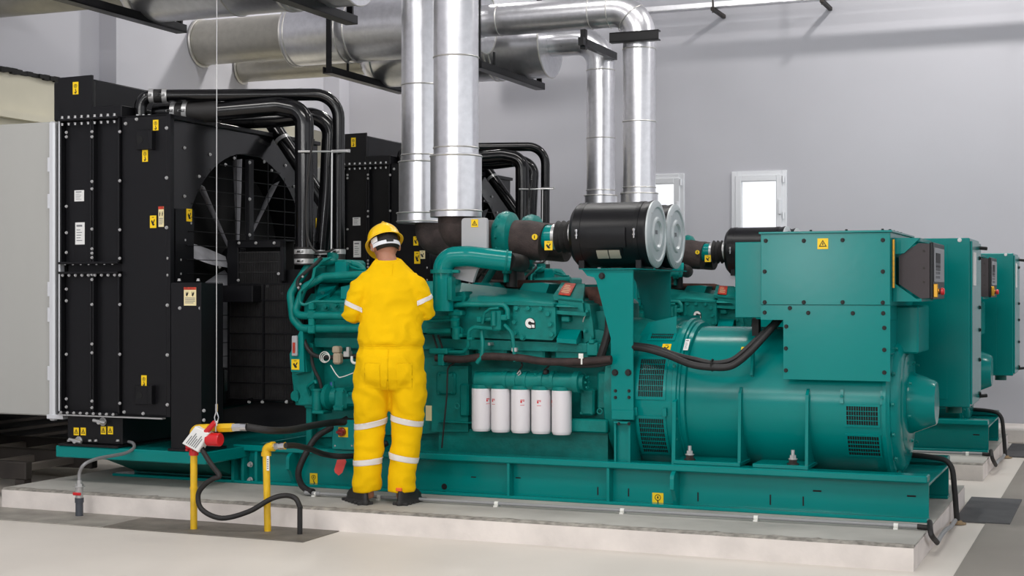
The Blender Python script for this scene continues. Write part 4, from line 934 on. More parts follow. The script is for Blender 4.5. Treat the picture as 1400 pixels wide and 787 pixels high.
# ================================================================ air cleaners on their stand
LABD = mat('shaded_cream_label', (168, 158, 142), .6)  # cream label darkened in its colour for the shade under the drum
def make_cleaner(Y, label):
    t = thing('air_cleaner', label, 'air cleaner', (-3.0, Y, 1.57), 'air cleaners')
    x1 = -2.76; x0 = -3.28; z = P(893, 320, 9.0).z; R = .208
    m = MB(BLACK).lathe([(0, .10), (0, R - .03), (.02, R - .008), (.03, R), (x1 - x0 - .03, R), (x1 - x0 - .01, R + .006), (x1 - x0, R + .004), (x1 - x0, .05)], (x0, Y, z), XR, 56)
    m.build('canister', t, 'black steel canister')
    o = MB(GREYP).lathe([(0, R + .004), (.012, R + .006), (.02, R - .012), (.022, R - .035), (.014, R - .045), (.014, .11), (.024, .10), (.024, .085), (.01, .075), (.008, .0)], (x1, Y, z), XR, 56).build('end_cap', t, 'pale grey pressed end cap')
    o.data.materials[0] = mat('cap_zinc', (196, 202, 204), .4, metal=.3) if 'cap_zinc' not in bpy.data.materials else bpy.data.materials['cap_zinc']
    m = MB(GREYT); m.box(x1 + .009, x1 + .0115, Y - .02, Y + .02, z + .0, z + .025); m.build('cap_print', o)
    bolts([V((x1 + .015, Y + (R - .02) * cos(a), z + (R - .02) * sin(a))) for a in [i * pi / 3 + .3 for i in range(6)]], (1, 0, 0), t, .007, .01)
    c = V((0, Y, z))
    m = MB(BLACK)
    def cpatch(xa, xb, a0, a1, h, n=5):
        A = [];
        rings = [[V((x, Y - (R + hh) * cos(a), z + (R + hh) * sin(a))) for x, hh in ((xa, -.002), (xb, -.002), (xb, h), (xa, h))] for a in [a0 + (a1 - a0) * i / n for i in range(n + 1)]]
        m.sweep(rings)
    cpatch(x0 + .13, x1 - .13, radians(-24), radians(10), .010); cpatch(x0 + .16, x1 - .16, radians(-40), radians(-24), .006); m.build('plate', t)
    m = MB(LABD); cpatch(x0 + .19, x0 + .265, radians(-46), radians(-29), .008); cpatch(x0 + .272, x1 - .175, radians(-46), radians(-29), .008); m.build('data_label', t)
    for x in (x0 + .07, x1 - .07):
        m = MB(BLACK); cpatch(x - .014, x + .014, radians(-178), radians(178), .003, 40); m.build('strap', t)
        m = MB(STEEL); m.cyl((x, Y - R - .012, z - .03), (x, Y - R - .012, z + .03), .006, n=8); m.cyl((x, Y - R - .012, z + .015), (x, Y - R - .012, z + .028), .011, n=8); m.cyl((x, Y - R - .012, z - .012), (x, Y - R - .012, z - .004), .011, n=8); m.build('strap_screw', t)
        m = MB(BLACK); m.box(x - .02, x + .02, Y - .13, Y + .13, P(850, 368, 8.7).z + .006, z - .13, .004); m.build('foot', t)
    return t
ac1 = make_cleaner(9.0, 'black air cleaner drum with grey round end cap, nearest of the two in front')
ac2 = make_cleaner(9.43, 'black air cleaner drum with grey round cap, behind the nearest one in front')
def make_stand():
    t = thing('air_cleaner_stand', 'teal upright bracket with wide top carrying the front air cleaners', 'stand', P(850, 625, 8.6))
    Y = 8.60
    MB(TEAL).fp([(796, 368.5), (865.5, 368.5), (865.5, 458), (866, 574), (836, 574), (835, 462), (815, 384), (812, 379), (803, 377)], Y, Y + .012).build('front_plate', t)
    zt = P(850, 368, Y).z
    MB(TEAL).box(P(793, 370, Y).x, P(866, 370, Y).x + .02, Y - .02, 9.72, zt, zt + .006).build('top_plate', t)
    m = MB(TEAL); A = [P(u, v, Y) + V((0, 9.40 - Y, 0)) for u, v in [(796, 368.5), (865.5, 368.5), (865.5, 458), (866, 574), (836, 574), (835, 462), (815, 384), (812, 379), (803, 377)]]; m.hull2(A, [p + V((0, .012, 0)) for p in A]); m.build('rear_plate', t)
    m = MB(TEAL); m.pbox(836, 560, 866, 574, Y - .012, Y + .02, .003); m.build('foot_plate', t)
    m = MB(TEAL); a = P(841, 575, Y); b = P(863, 632, Y); m.box(a.x, b.x, Y + .01, Y + .02, .37, a.z, .002); m.box(a.x, a.x + .012, Y - .02, Y + .2, .37, a.z); m.box(b.x - .012, b.x, Y - .02, Y + .2, .37, a.z); m.box(a.x, b.x, Y - .03, Y + .2, a.z - .012, a.z); m.build('leg', t)
    bolts([P(823, 377, Y), P(841, 509, Y), P(859, 509, Y)], (0, -1, 0), t, .022, .02, INK)
    bolts([P(u, v, Y) for u in (841.5, 860) for v in (534, 543, 568)] + [P(846, 579, Y - .03), P(860, 579, Y - .03)], (0, -1, 0), t, .011, .012, INK)
    return t
stand = make_stand()
# ================================================================ alternator
AZ, AR = .762, .446
def make_alt():
    t = thing('alternator', 'large teal cylindrical alternator at the right end of the front generator set', 'alternator', (-2.0, YC, .392), 'alternators')
    xa, xb, xc, xd = -2.79, -2.545, -2.47, P(1206, 545, 8.67).x
    o = V((0, YC, AZ))
    MB(TEAL).lathe([(-.24, .30), (-.22, .40), (0, .477), (.012, .484), (xb - xa, .484), (xb - xa, .44)], (xa, YC, AZ), XR, 96).build('inlet_housing', t)
    MB(TEAL).lathe([(0, .49), (.004, .498), (.028, .498), (.032, .484), (.045, .484), (.05, .472), (.075, .472), (.08, .45)], (xb, YC, AZ), XR, 96).build('flange', t)
    MB(TEAL).lathe([(0, AR), (.01, AR), (xd - xc, AR)], (xc, YC, AZ), XR, 96).build('stator_frame', t)
    xe = P(1247, 545, YC).x
    MB(TEAL).lathe([(0, AR), (.0, AR + .012), (.02, AR + .014), (.03, AR), (.04, AR - .005), (.044, AR - .025), (.07, AR - .04), (.085, AR - .065), (.09, AR - .09), (.092, .20)], (xd, YC, AZ), XR, 96).build('end_bell', t)
    x2 = xd + .09
    MB(TEAL).lathe([(0, .31), (.012, .31), (.022, .28), (.024, .19)], (x2 - .01, YC, AZ), XR, 72).build('bearing_cover', t)
    p2 = P(1281, 545, YC)
    MB(TEAL).lathe([(0, .18), (.008, .186), (.02, .186), (p2.x - x2 - .012, .132), (p2.x - x2 - .004, .124), (p2.x - x2 - .004, .0)], (x2 + .004, YC, AZ), XR, 64).build('exciter_cover', t)
    bolts([V((xd + .03, YC + (AR - .015) * cos(a), AZ + (AR - .015) * sin(a))) + V((.02, 0, 0)) for a in [radians(130 + i * 24) for i in range(10)]], (1, 0, 0), t, .010, .015, TEALC)
    bolts([V((x2 + .03, YC + .25 * cos(a), AZ + .25 * sin(a))) for a in [radians(15 + i * 45) for i in range(8)]], (1, 0, 0), t, .009, .015, TEALC)
    def pt(x, R, a): return V((x, YC - R * cos(a), AZ + R * sin(a)))
    def patch(m, x0, x1, a0, a1, R0, R1, n=None):
        n = n or max(1, int(abs(a1 - a0) / radians(4)))
        rings = []
        for i in range(n + 1):
            a = a0 + (a1 - a0) * i / n; rings.append([pt(x0, R0, a), pt(x1, R0, a), pt(x1, R1, a), pt(x0, R1, a)])
        m.sweep(rings)
    def grille(x0, x1, a0, a1, R, nx, na, frame=.018):
        fa = frame / R
        m = MB(TEAL); patch(m, x0 - frame, x0, a0 - fa, a1 + fa, R - .002, R + .006); patch(m, x1, x1 + frame, a0 - fa, a1 + fa, R - .002, R + .006)
        patch(m, x0, x1, a0 - fa, a0, R - .002, R + .006, 1); patch(m, x0, x1, a1, a1 + fa, R - .002, R + .006, 1)
        g = m.build('grille', t)
        m = MB(DARK); patch(m, x0, x1, a0, a1, R - .001, R + .0012); m.build('opening', g)
        m = MB(TEAL)
        for i in range(1, nx): x = x0 + (x1 - x0) * i / nx; patch(m, x - .0013, x + .0013, a0, a1, R, R + .005)
        for i in range(1, na): a = a0 + (a1 - a0) * i / na; d = .0016 / R; patch(m, x0, x1, a - d, a + d, R, R + .0055, 1)
        m.build('bars', g)
    d = radians
    grille(-2.755, -2.60, d(3), d(31), .484, 13, 7); grille(-2.755, -2.60, d(-42), d(-13), .484, 13, 8); grille(-2.73, -2.59, d(50), d(74), .484, 11, 7)
    for a in (d(-7), ):
        for x in (-2.77, -2.585): m = MB(TEAL); patch(m, x - .012, x + .012, a - .06, a + .04, .484, .504); m.build('clip', t)
    gx0, gx1 = P(1157, 580, 8.67).x, P(1200, 580, 8.67).x
    grille(gx0, gx1, d(-14), d(0), AR, 13, 4, .012); grille(gx0, gx1, d(-41), d(-23), AR, 13, 5, .012)
    for x in (gx0 - .025, gx1 + .025): m = MB(TEAL); patch(m, x - .01, x + .01, d(2), d(12), AR, AR + .012); m.hexb(pt(x, AR + .01, d(7)), (0, -1, 0), .008, .01); m.build('clip', t)
    # ribs and feet
    for u in (1011, 1103): 
        x = P(u, 600, 8.64).x
        pts = [(YC - AR + .04, AZ + .12), (YC - AR - .03, AZ + .06), (YC - AR - .045, .392), (YC - .2, .392), (YC - .2, AZ - .3)]
        MB(TEAL).prism(pts, 0, x - .009, x + .009).build('foot_rib', t)
    x = P(923, 600, 8.62).x; MB(TEAL).prism([(YC - .48, AZ + .02), (YC - .52, AZ), (YC - .54, .392), (YC - .2, .392), (YC - .2, AZ - .3)], 0, x - .011, x + .011).build('foot_rib', t)
    for u0, u1 in ((922, 1013), (1030, 1106)):
        a, b = P(u0, 630, 8.6).x, P(u1, 630, 8.6).x; MB(TEAL).box(a, b, 8.575, 9.0, .392, .415, .003).build('foot', t)
    for u in (943, 1084):
        x = P(u, 630, 8.62).x; m = MB(STRUCT); m.hexb((x, 8.62, .415), ZU, .026, .03); m.use(ZINC); m.hexb((x, 8.62, .445), ZU, .02, .025); m.cyl((x, 8.62, .44), (x, 8.62, .50), .011, n=10); m.build('foot_bolt', t)
    for u, v0, v1 in ((1029, 470, 506),): 
        x = P(u, 480, 8.7).x; MB(TEAL).prism([(YC - .40, AZ + .34), (YC - .40, AZ + .15), (YC - .46, AZ + .17), (YC - .42, AZ + .33)], 0, x - .008, x + .008).build('lifting_rib', t)
    for v in (500, 557, 572, 600): bolts([P(922 if v < 560 else 924, v, 8.62)], (0, -1, 0), t, .009, .014, TEALC)
    MB(TEAL).fp([(874, 459), (886, 441), (925, 432), (925, 462)], 8.85, 9.4).build('guide_vane', t)
    # labels
    def clabel(u, v, a, w, hh, kind, Rr, nm=None):
        x = P(u, v, YC - Rr * cos(a)).x; o_ = pt(x, Rr + .0005, a); return sticker(o_, XR, (0, sin(a), cos(a)), w, hh, kind, t, nm)
    clabel(911, 466, d(41), .055, .062, 'hand', .4845)
    clabel(939, 467, d(43), .03, .09, 'white', .4985)
    clabel(1018, 470, d(44), .045, .05, 'hand', .4465)
    return t
alt = make_alt()
# ================================================================ terminal box on the alternator
def bpts(pts, Y): return [P(u, v, Y) for u, v in pts]
def make_tbox():
    YT = 8.62
    t = thing('terminal_box', 'big teal terminal box on top of the front alternator, flat side facing out', 'electrical box', (-1.7, 9.0, .95), 'terminal boxes')
    a = P(1040, 318.5, YT); b = P(1217, 418, YT); c = P(1071, 518, YT)
    zt, zm, zb = a.z, P(1130, 417, YT).z, c.z; x0, x1, x2 = a.x, c.x, b.x; YB2 = 9.58
    m = MB(TEAL); m.box(x0, x2, YT + .014, YB2, P(1060, 437, YT).z, zt - .004, .004); m.box(x1, x2 - .003, YT + .016, YB2 - .004, AZ + .30, P(1060, 437, YT).z + .002, .004); m.box(x1 + .3, x2 + .12, YC - .2, YC + .3, AZ + .3, P(1240, 418, 8.8).z, .01); m.build('box_body', t)
    MB(TEAL).box(x0, x2, YT, YT + .013, zm + .001, zt - .005, .003).build('upper_cover', t)
    z4 = P(1060, 437, YT).z
    MB(TEAL).prism([(x0, zm - .002), (x2, zm - .002), (x2, zb), (x1, zb), (x1, z4), (x0, z4)], 1, YT, YT + .013).build('lower_cover', t)
    MB(TEAL).box(x0 - .01, x2 + .012, YT - .012, YB2, zt - .006, zt + .006, .002).build('lid', t)
    l = P(1005, 331, YT + .12); MB(TEAL).box(l.x, x0, YT + .12, YB2 - .1, P(1005, 434, YT + .12).z, l.z, .004).build('side_compartment', t)
    MB(DARK).box(x0 - .09, x0 - .05, YT + .16, YT + .22, z4 - .1, z4).build('cable_gland', t)
    bolts(bpts([(1047, 329), (1099, 329), (1152, 328), (1207, 328), (1045.5, 371), (1207, 371), (1045.5, 413), (1099, 413), (1152, 413), (1207, 413.5), (1045.5, 427), (1080, 421), (1105, 427.5), (1166, 428), (1207.5, 428), (1075, 446), (1209, 448), (1074.5, 476), (1209, 478), (1074.5, 506), (1209, 509)], YT), (0, -1, 0), t, .013, .012, INK)
    bolts([V((x, YT + .05, zt + .006)) for x in lerp((x0 + .08, 0, 0), (x2 - .05, 0, 0), 4) for x in [x.x]] + [V((x2 - .02, y, zt + .006)) for y in (8.75, 8.9, 9.05, 9.2)], ZU, t, .011, .014, INK)
    front(1125, 333, YT - .001, .062, .062, 'tri', t)
    return t
tbox = make_tbox()
def make_panel():
    t = thing('control_panel', 'dark control panel with red stop button on the right end of the front terminal box', 'control panel', P(1245, 412, 8.8), 'control panels')
    xb = P(1217, 418, 8.62).x; Y = 8.74
    p = lambda u, v: P(u, v, Y)
    MB(TEAL).fp([(1221, 325), (1258, 325), (1236, 346), (1224, 347), (1224, 388), (1258, 412), (1224, 412), (1221, 412)], Y - .015, Y).build('bracket', t)
    MB(TEAL).fp([(1221, 325), (1258, 325), (1258, 330), (1221, 330)], Y, 9.3).build('bracket', t); MB(TEAL).fp([(1221, 408), (1260, 408), (1260, 412), (1221, 412)], Y, 9.3).build('bracket', t)
    HB = mat('panel_hood_brown', (52, 43, 46), .5, bump=.05, bscale=120)
    MB(HB).fp([(1229, 350), (1256, 332), (1271, 333), (1271, 407), (1259, 408), (1229, 388)], Y, 9.30).build('hood', t)
    x = p(1271, 370).x
    zt, zb = p(1271, 331).z, p(1271, 409).z
    f = MB(BLACK); f.box(x, x + .02, Y, 9.3, zb, zt, .004); f.build('face', t)
    m = MB(mat('panel_grey_face', (150, 152, 156), .4)); m.box(x + .02, x + .028, Y + .03, 9.22, zb + .10, zt - .03, .003); m.build('display_plate', t)
    m = MB(INK); m.box(x + .028, x + .031, Y + .06, Y + .26, zt - .16, zt - .06); m.use(GREYT)
    for i in range(4): 
        for j in range(3): m.box(x + .028, x + .032, Y + .06 + j * .07, Y + .10 + j * .07, zb + .12 + i * .025, zb + .135 + i * .025)
    m.build('screen_and_keys', t)
    m = MB(YEL); m.box(x + .02, x + .024, Y + .03, Y + .13, zb + .012, zb + .075, .003); m.build('stop_plate', t)
    m = MB(BRASS); m.cyl((x + .02, Y + .03, zb + .05), (x + .05, Y + .03, zb + .05), .013, n=14); m.box(x + .02, x + .045, Y + .0, Y + .02, zb + .01, zb + .09, .004); m.build('key_switch', t)
    m = MB(INK); m.cyl((x + .02, Y + .08, zb + .045), (x + .055, Y + .08, zb + .045), .016, n=16); m.use(RED); m.lathe([(0, .012), (.005, .021), (.018, .021), (.024, .016), (.024, 0)], (x + .05, Y + .08, zb + .045), XR, 24); m.build('stop_button', t)
    m = MB(STRUCT)
    for v in (343, 366, 385): p_ = p(1263, v); m.cyl(p_, p_ - V((0, .005, 0)), .006, n=10)
    m.build('screws', t)
    return t
panel = make_panel()
m = MB(BRASS)
for i in range(9): a = P(1221.5, 327 + i * 7.4, 8.635); m.cyl(a, P(1221.5, 327 + i * 7.4 + 7, 8.635), .008, n=10)
m.build('brass_hinge', tbox)
def make_breaker():
    t = thing('breaker_cabinet', 'tall teal cabinet on the far side of the front alternator, behind the control panel', 'electrical cabinet', (-1.4, 10.1, .66), 'breaker cabinets')
    ya, yb = 9.86, 10.5; x1 = P(1326, 400, ya).x; zt, zb = P(1326, 325, ya).z, P(1326, 557, ya).z; x0 = -2.0
    m = MB(TEALD.copy() if False else TEAL); m.box(x0, x1, ya, yb, zb, zt, .006); m.build('cabinet', t)
    MB(TEAL).box(x0 + .05, x1 - .14, ya - .004, ya, zb + .05, zt - .04, .002).build('side_plate', t)
    MB(TEAL).box(x1, x1 + .014, ya + .015, yb - .015, zb + .02, zt - .02, .004).build('door', t)
    MB(WHITE).box(x1 + .014, x1 + .018, ya + .07, ya + .24, P(1330, 390, ya).z, P(1330, 344, ya).z).build('door_sign', t)
    bolts([V((x1 + .014, ya + .5, z)) for z in (zt - .12, zt - .45, zt - .6, zt - .8, zb + .06)], (1, 0, 0), t, .016, .016, INK)
    MB(INK).tube([V((x1 + .01, yb - .12, zt - .05)), V((x1 + .06, yb - .1, zt - .055))], .012, 8).build('latch', t); MB(INK).tube([V((x1 + .01, yb - .12, zb + .04)), V((x1 + .06, yb - .1, zb + .045))], .012, 8).build('latch', t)
    p = P(1312, 328, ya); bolts([p], (0, -1, 0), t, .014, .012)
    MB(TEAL).box(x0 + .1, x0 + .5, 9.5, ya, .95, 1.35, .01).build('mount_arm', t)
    m = MB(TEALD); m.cyl((x1 - .12, ya + .2, zb - .05), (x1 - .12, ya + .2, zb), .05, n=20); m.build('bottom_gland', t)
    return t
brk = make_breaker()
# power cables from engine side to the terminal box
CAB = mat('black_cable', (30, 28, 29), .5, var=.25, vscale=30, bump=.1, bscale=90)
cab = thing('power_cable', 'two thick black cables sagging across the front alternator to its terminal box', 'cable', P(1000, 505, 8.55))
MB(CAB).tube(smooth([P(866, 474, 8.62), P(885, 477, 8.58), (P(912, 485, 8.56)), P(945, 498, 8.52), P(975, 502, 8.52), P(1000, 500, 8.53), P(1022, 484, 8.57), P(1042, 463, 8.62), P(1060, 443, 8.70), P(1066, 436, 8.74)], 8), .021, 14).build('cable', cab)
MB(CAB).tube(smooth([P(866, 471, 8.66), P(895, 475, 8.60), P(925, 485, 8.58), P(950, 491, 8.55), P(975, 496, 8.55), P(1000, 492, 8.56), P(1020, 477, 8.60), P(1038, 460, 8.66), P(1054, 445, 8.74), P(1062, 436, 8.78)], 8), .016, 12).build('cable', cab)
m = MB(INK); p = P(974, 499, 8.535); m.torus(p, XR, .034, .005, 18, 6); m.build('cable_tie', cab)
# ================================================================ second set
L2 = {}
def rear(o, l, skip=()): return copy_tree(o, None, DY, l, None, skip)
rear(skid, 'teal steel skid frame under the rear generator set'); rad2 = rear(rad, 'black radiator of the rear generator set, half hidden behind the worker and silver pipes')
rad2['_L'] = list(rad2.location)
front(570.5, 352, YR0 + 3.918, .06, .11, 'hand', rad2); front(577.5, 348, YR0 + 3.918, .055, .075, 'cream', rad2)
for o, l in zip(cool, ['thin black pipe looping highest beside the rear radiator', 'thick black pipe bending down, leftmost of the rear uprights', 'black pipe bending down, middle one of the rear uprights', 'black pipe slanting down behind the rear upright pipes', 'thin bright strap tying the rear black pipes together', 'thin black hose beside the rear thick pipe', 'bright thin conduit between the rear black pipes']):
    c = rear(o, l)
    if 'group' in o: c['group'] = 'black coolant pipes of the rear set'
rear(eng, 'teal diesel engine of the rear generator set, seen past the front air cleaner stand'); rear(shield, 'light grey upright plate with yellow triangle beside the rear engine, behind the front one')
rear(ac1, 'black air cleaner drum of the rear set, nearest one, beside the right window'); rear(ac2, 'black air cleaner drum of the rear set, farther one, hidden by the nearest'); rear(stand, 'teal bracket carrying the rear air cleaners')
rear(alt, 'teal alternator of the rear set, only its end cone showing'); rear(tbox, 'teal terminal box on the rear alternator'); rear(panel, 'dark control panel with red stop button of the rear set, half behind the tall cabinet'); rear(brk, 'tall teal cabinet at the far right edge, on the rear alternator')
# ================================================================ worker
SKIN = mat('skin', (176, 122, 96), .55, var=.08, vscale=20, bump=.03)
HAIR = mat('black_hair', (20, 17, 16), .6, var=.3, vscale=60, bump=.5, bscale=160)
COV = mat('yellow_cotton', (244, 194, 2), .85, var=.05, vscale=5, bump=.22, bscale=34, spec=.15)
REFL = mat('reflective_tape', (226, 220, 214), .45, bump=.05, bscale=90)
HELM = mat('yellow_helmet', (252, 203, 4), .25, coat=.4)
SUSP = mat('helmet_band_white', (224, 226, 232), .6)
SHOE = mat('black_shoe_leather', (33, 31, 31), .5, bump=.15, bscale=60)
SOLE = mat('shoe_sole', (44, 43, 43), .7)
ORNG = mat('orange_heel_tab', (236, 110, 48), .6)
YAW = radians(21)
foot = PZ(527, 688, .13); foot.z = .131
wk = bpy.data.objects.new('person', None); COL.objects.link(wk); wk.location = foot; wk.rotation_euler = (0, 0, YAW); wk['_L'] = [0, 0, 0]
tag(wk, 'person in yellow coverall and yellow hard hat, standing with back turned, working on the engine', 'person')
K = .00437
def fuse(mb, voxel, it=6, fac=.5):
    o = bpy.data.objects.new('tmp', mb.mesh('tmp')); COL.objects.link(o)
    r = o.modifiers.new('r', 'REMESH'); r.mode = 'VOXEL'; r.voxel_size = voxel; r.use_smooth_shade = True
    s = o.modifiers.new('s', 'SMOOTH'); s.iterations = it; s.factor = fac
    dg = bpy.context.evaluated_depsgraph_get(); me = bpy.data.meshes.new_from_object(o.evaluated_get(dg)); bpy.data.objects.remove(o); return me
def put(me, name, m, parent, label=None):
    me.materials.clear(); me.materials.append(m); me.polygons.foreach_set('material_index', [0] * len(me.polygons)); me.polygons.foreach_set('use_smooth', [True] * len(me.polygons))
    o = bpy.data.objects.new(name, me); COL.objects.link(o); o.parent = parent; o['_L'] = [0, 0, 0]
    if label: o['label'] = label
    return o
def limb(mb, pts, n=24): mb.tube([V(p[0]) for p in pts], [p[1] for p in pts], n)
def ell(mb, rings, n=40):
    mb.sweep([[V((cx + rx * cos(2 * pi * i / n), cy + ry * sin(2 * pi * i / n), z + tl * sin(2 * pi * i / n))) for i in range(n)] for z, cx, cy, rx, ry, tl in rings])
HC = V((-.012, .085, 1.582))
HM = Matrix.Translation(HC) @ Matrix.Rotation(radians(22), 4, 'Z') @ Matrix.Rotation(radians(-22), 4, 'X') @ Matrix.Rotation(radians(-3), 4, 'Y')
# arms (local: x right, y forward)
LS, LE, LW = V((-.135, .0, 1.325)), V((-.208, -.005, 1.165)), V((-.105, .25, 1.16))
RS, RE, RW = V((.188, .0, 1.325)), V((.247, .03, 1.18)), V((.15, .28, 1.20))
LH, RH = V((-.07, .33, 1.18)), V((.11, .37, 1.22))
# --- body: one continuous surface under the clothes
b = MB(SKIN)
ell(b, [(.80, .03, 0, .15, .10, 0), (1.0, .03, 0, .14, .09, 0), (1.2, .03, .01, .15, .095, 0), (1.36, .03, .02, .15, .085, 0), (1.43, .025, .03, .10, .07, 0), (1.47, .012, .035, .062, .06, 0), (1.52, .0, .055, .056, .058, 0), (1.58, -.005, .075, .055, .06, 0)])
for sx, hip, kn, an in ((-1, V((-.075, 0, .85)), V((-.096, .03, .46)), V((-.11, -.01, .09))), (1, V((.135, 0, .85)), V((.135, .03, .46)), V((.105, -.01, .09)))):
    limb(b, [(hip, .085), (hip.lerp(kn, .4), .078), (kn, .055), (kn.lerp(an, .3), .056), (an, .038), (an - V((0, -.02, .05)), .04)])
for S, E, W in ((LS, LE, LW), (RS, RE, RW)): limb(b, [(S + V((0, 0, .0)), .055), (S.lerp(E, .5), .05), (E, .04), (E.lerp(W, .4), .041), (W, .027)])
# head with face
b.M = HM
b.sph((0, .0, .01), 1, 28, (.076, .096, .112)); b.sph((0, .03, -.055), 1, 20, (.056, .062, .062)); b.sph((0, .062, -.085), 1, 12, (.03, .026, .022))
b.tube([V((0, .088, .01)), V((0, .106, -.022)), V((0, .102, -.034))], [.008, .013, .010], 10); b.sph((0, .088, -.062), 1, 12, (.026, .012, .006)); b.sph((0, .087, -.073), 1, 12, (.022, .012, .006))
for s in (-1, 1):
    b.sph((s * .032, .078, .012), 1, 12, (.016, .012, .011)); b.sph((s * .034, .082, .028), 1, 12, (.022, .012, .006))
    b.sph((s * .083, -.010, -.014), 1, 14, (.012, .022, .034)); b.sph((s * .086, -.006, .004), 1, 12, (.013, .014, .016))
b.M = None
# hands, curled around the tool they hold
def hand(W, d, up, side):
    d = d.normalized(); up = (up - d * up.dot(d)).normalized(); s = d.cross(up) * side
    limb(b, [(W, .027), (W + d * .03, .030)], 14)
    c = W + d * .065; rings = []
    for k, (w, h) in enumerate(((.026, .018), (.036, .016), (.042, .015), (.040, .012))):
        o = W + d * (.015 + .03 * k); rings.append([o + s * w * cos(2 * pi * i / 14) + up * h * sin(2 * pi * i / 14) for i in range(14)])
    b.sweep(rings)
    for i, (off, L) in enumerate(((-.031, .068), (-.011, .078), (.010, .072), (.029, .056))):
        p0 = W + d * .095 + s * off; p1 = p0 + d * L * .42 - up * .006; p2 = p1 + d * L * .16 - up * L * .34; p3 = p2 - d * L * .16 - up * L * .22
        limb(b, [(p0 - d * .02, .0095), (p1, .009), (p2, .008), (p3, .0065)], 10)
    q0 = W + d * .03 - s * .028 - up * .004; q1 = q0 + d * .032 - s * .022 - up * .014; q2 = q1 + d * .028 + s * .004 - up * .018
    limb(b, [(q0, .013), (q1, .011), (q2, .0085)], 10)
hand(LW, LH - LW, V((0, -.2, 1)), -1); hand(RW, RH - RW, V((0, -.2, 1)), 1)
put(fuse(b, .0062, 3), 'body', SKIN, wk)
# --- coverall
c = MB(COV)
ell(c, [(.70, .028, .0, .19, .12, .0), (.765, .026, -.01, .215, .15, 0), (.83, .027, -.012, .213, .150, 0), (.90, .028, -.006, .206, .138, 0), (.945, .029, 0, .196, .125, 0), (.962, .029, 0, .190, .121, 0), (.978, .032, 0, .200, .132, 0), (1.00, .032, 0, .204, .137, 0), (1.06, .032, 0, .197, .132, 0), (1.14, .032, .0, .188, .124, 0), (1.24, .032, .0, .186, .118, 0), (1.33, .03, .006, .183, .112, 0), (1.385, .028, .012, .182, .100, .01), (1.425, .024, .02, .150, .086, .02), (1.458, .018, .026, .104, .076, .02), (1.487, .010, .03, .080, .070, .02)])
c.sph((-.055, -.05, .80), 1, 20, (.10, .085, .11)); c.sph((.112, -.05, .80), 1, 20, (.10, .085, .11))
limb(c, [((-.078, 0, .80), .118), ((-.085, 0, .68), .116), ((-.092, .005, .56), .104), ((-.096, .015, .47), .096), ((-.100, .01, .38), .094), ((-.105, -.005, .27), .087), ((-.110, -.012, .18), .086), ((-.112, -.012, .125), .092), ((-.110, -.008, .082), .086)], 28)
limb(c, [((.138, 0, .80), .118), ((.140, 0, .68), .116), ((.136, .005, .56), .104), ((.133, .015, .47), .096), ((.126, .01, .38), .092), ((.112, -.005, .27), .088), ((.104, -.012, .18), .084), ((.100, -.012, .125), .086), ((.100, -.008, .078), .088)], 28)
for S, E, W, r in ((LS, LE, LW, 1.0), (RS, RE, RW, .95)):
    limb(c, [(V((.028 + (S.x - .028) * .5, .012, 1.39)), .055), (V((.028 + (S.x - .028) * .8, .006, 1.362)), .066), (S + V((.0, 0, .006)), .074 * r), (S.lerp(E, .25), .078 * r), (S.lerp(E, .55), .072 * r), (S.lerp(E, .85), .068 * r), (E + (E - S) * .03, .060 * r), (E.lerp(W, .2), .060 * r), (E.lerp(W, .55), .053 * r), (E.lerp(W, .86), .045 * r)], 24)
cm = fuse(c, .0095, 4)
for v in cm.vertices:                                       # cloth folds
    p = v.co; n = v.normal; k = 0
    k += (.010 if p.z > .72 else .005) * noise.noise(V((p.x * 7 + p.z * 2, p.y * 7, p.z * 9)))
    k += (.016 if p.z > .72 else .009) * (.25 - abs(noise.noise(V((p.x * 8 - p.z * 5, p.y * 9, p.z * 9 + p.x * 5)))))
    if p.z < .72:
        k += .0035 * sin(p.z * 62 + 25 * abs(p.x) + 3 * p.x + 5 * noise.noise(p * 6)) * max(0, noise.noise(V((p.x * 5, 4, p.z * 5))) + .35) * (1.5 if p.z < .2 else .9)
    if 1.0 < p.z < 1.12: k += .004 * sin(p.x * 60 + 4 * noise.noise(p * 7)) * (1.12 - p.z) / .12
    if abs(p.x - .03) > .17 and p.z > 1.05: k += .003 * sin(p.z * 85 + p.y * 40 + 4 * noise.noise(p * 9))
    if .55 < p.z < .9: k += .003 * sin((p.x + p.z) * 45 + 5 * noise.noise(p * 5))
    v.co = p + n * k
cm.update()
cov = put(cm, 'coverall', COV, wk)
def region(planes, name, m, off, parent, label=None):
    bm = bmesh.new(); bm.from_mesh(cm)
    for co, no in planes:
        bmesh.ops.bisect_plane(bm, geom=bm.verts[:] + bm.edges[:] + bm.faces[:], plane_co=V(co), plane_no=V(no), clear_outer=True)
    bm.normal_update()
    for v in bm.verts: v.co += v.normal * off
    be = [e for e in bm.edges if e.is_boundary]
    r = bmesh.ops.extrude_edge_only(bm, edges=be)
    for v in r['geom']:
        if isinstance(v, bmesh.types.BMVert): v.co -= v.normal * off * 1.6 if v.normal.length > .1 else V((0, 0, 0))
    me = bpy.data.meshes.new(name); bm.to_mesh(me); bm.free(); return put(me, name, m, parent, label)
def band(co, no, hw, extra, name='reflective_band', m=REFL, off=.004):
    no = V(no).normalized(); co = V(co); return region([(co + no * hw, no), (co - no * hw, -no)] + extra, name, m, off, cov)
LL = [((.015, 0, 0), (1, 0, 0)), ((0, 0, .7), (0, 0, 1))]; RL = [((.02, 0, 0), (-1, 0, 0)), ((0, 0, .7), (0, 0, 1))]
band((-.095, 0, .492), (-.22, -.05, 1), .015, LL); band((.135, 0, .512), (.22, -.05, 1), .015, RL)
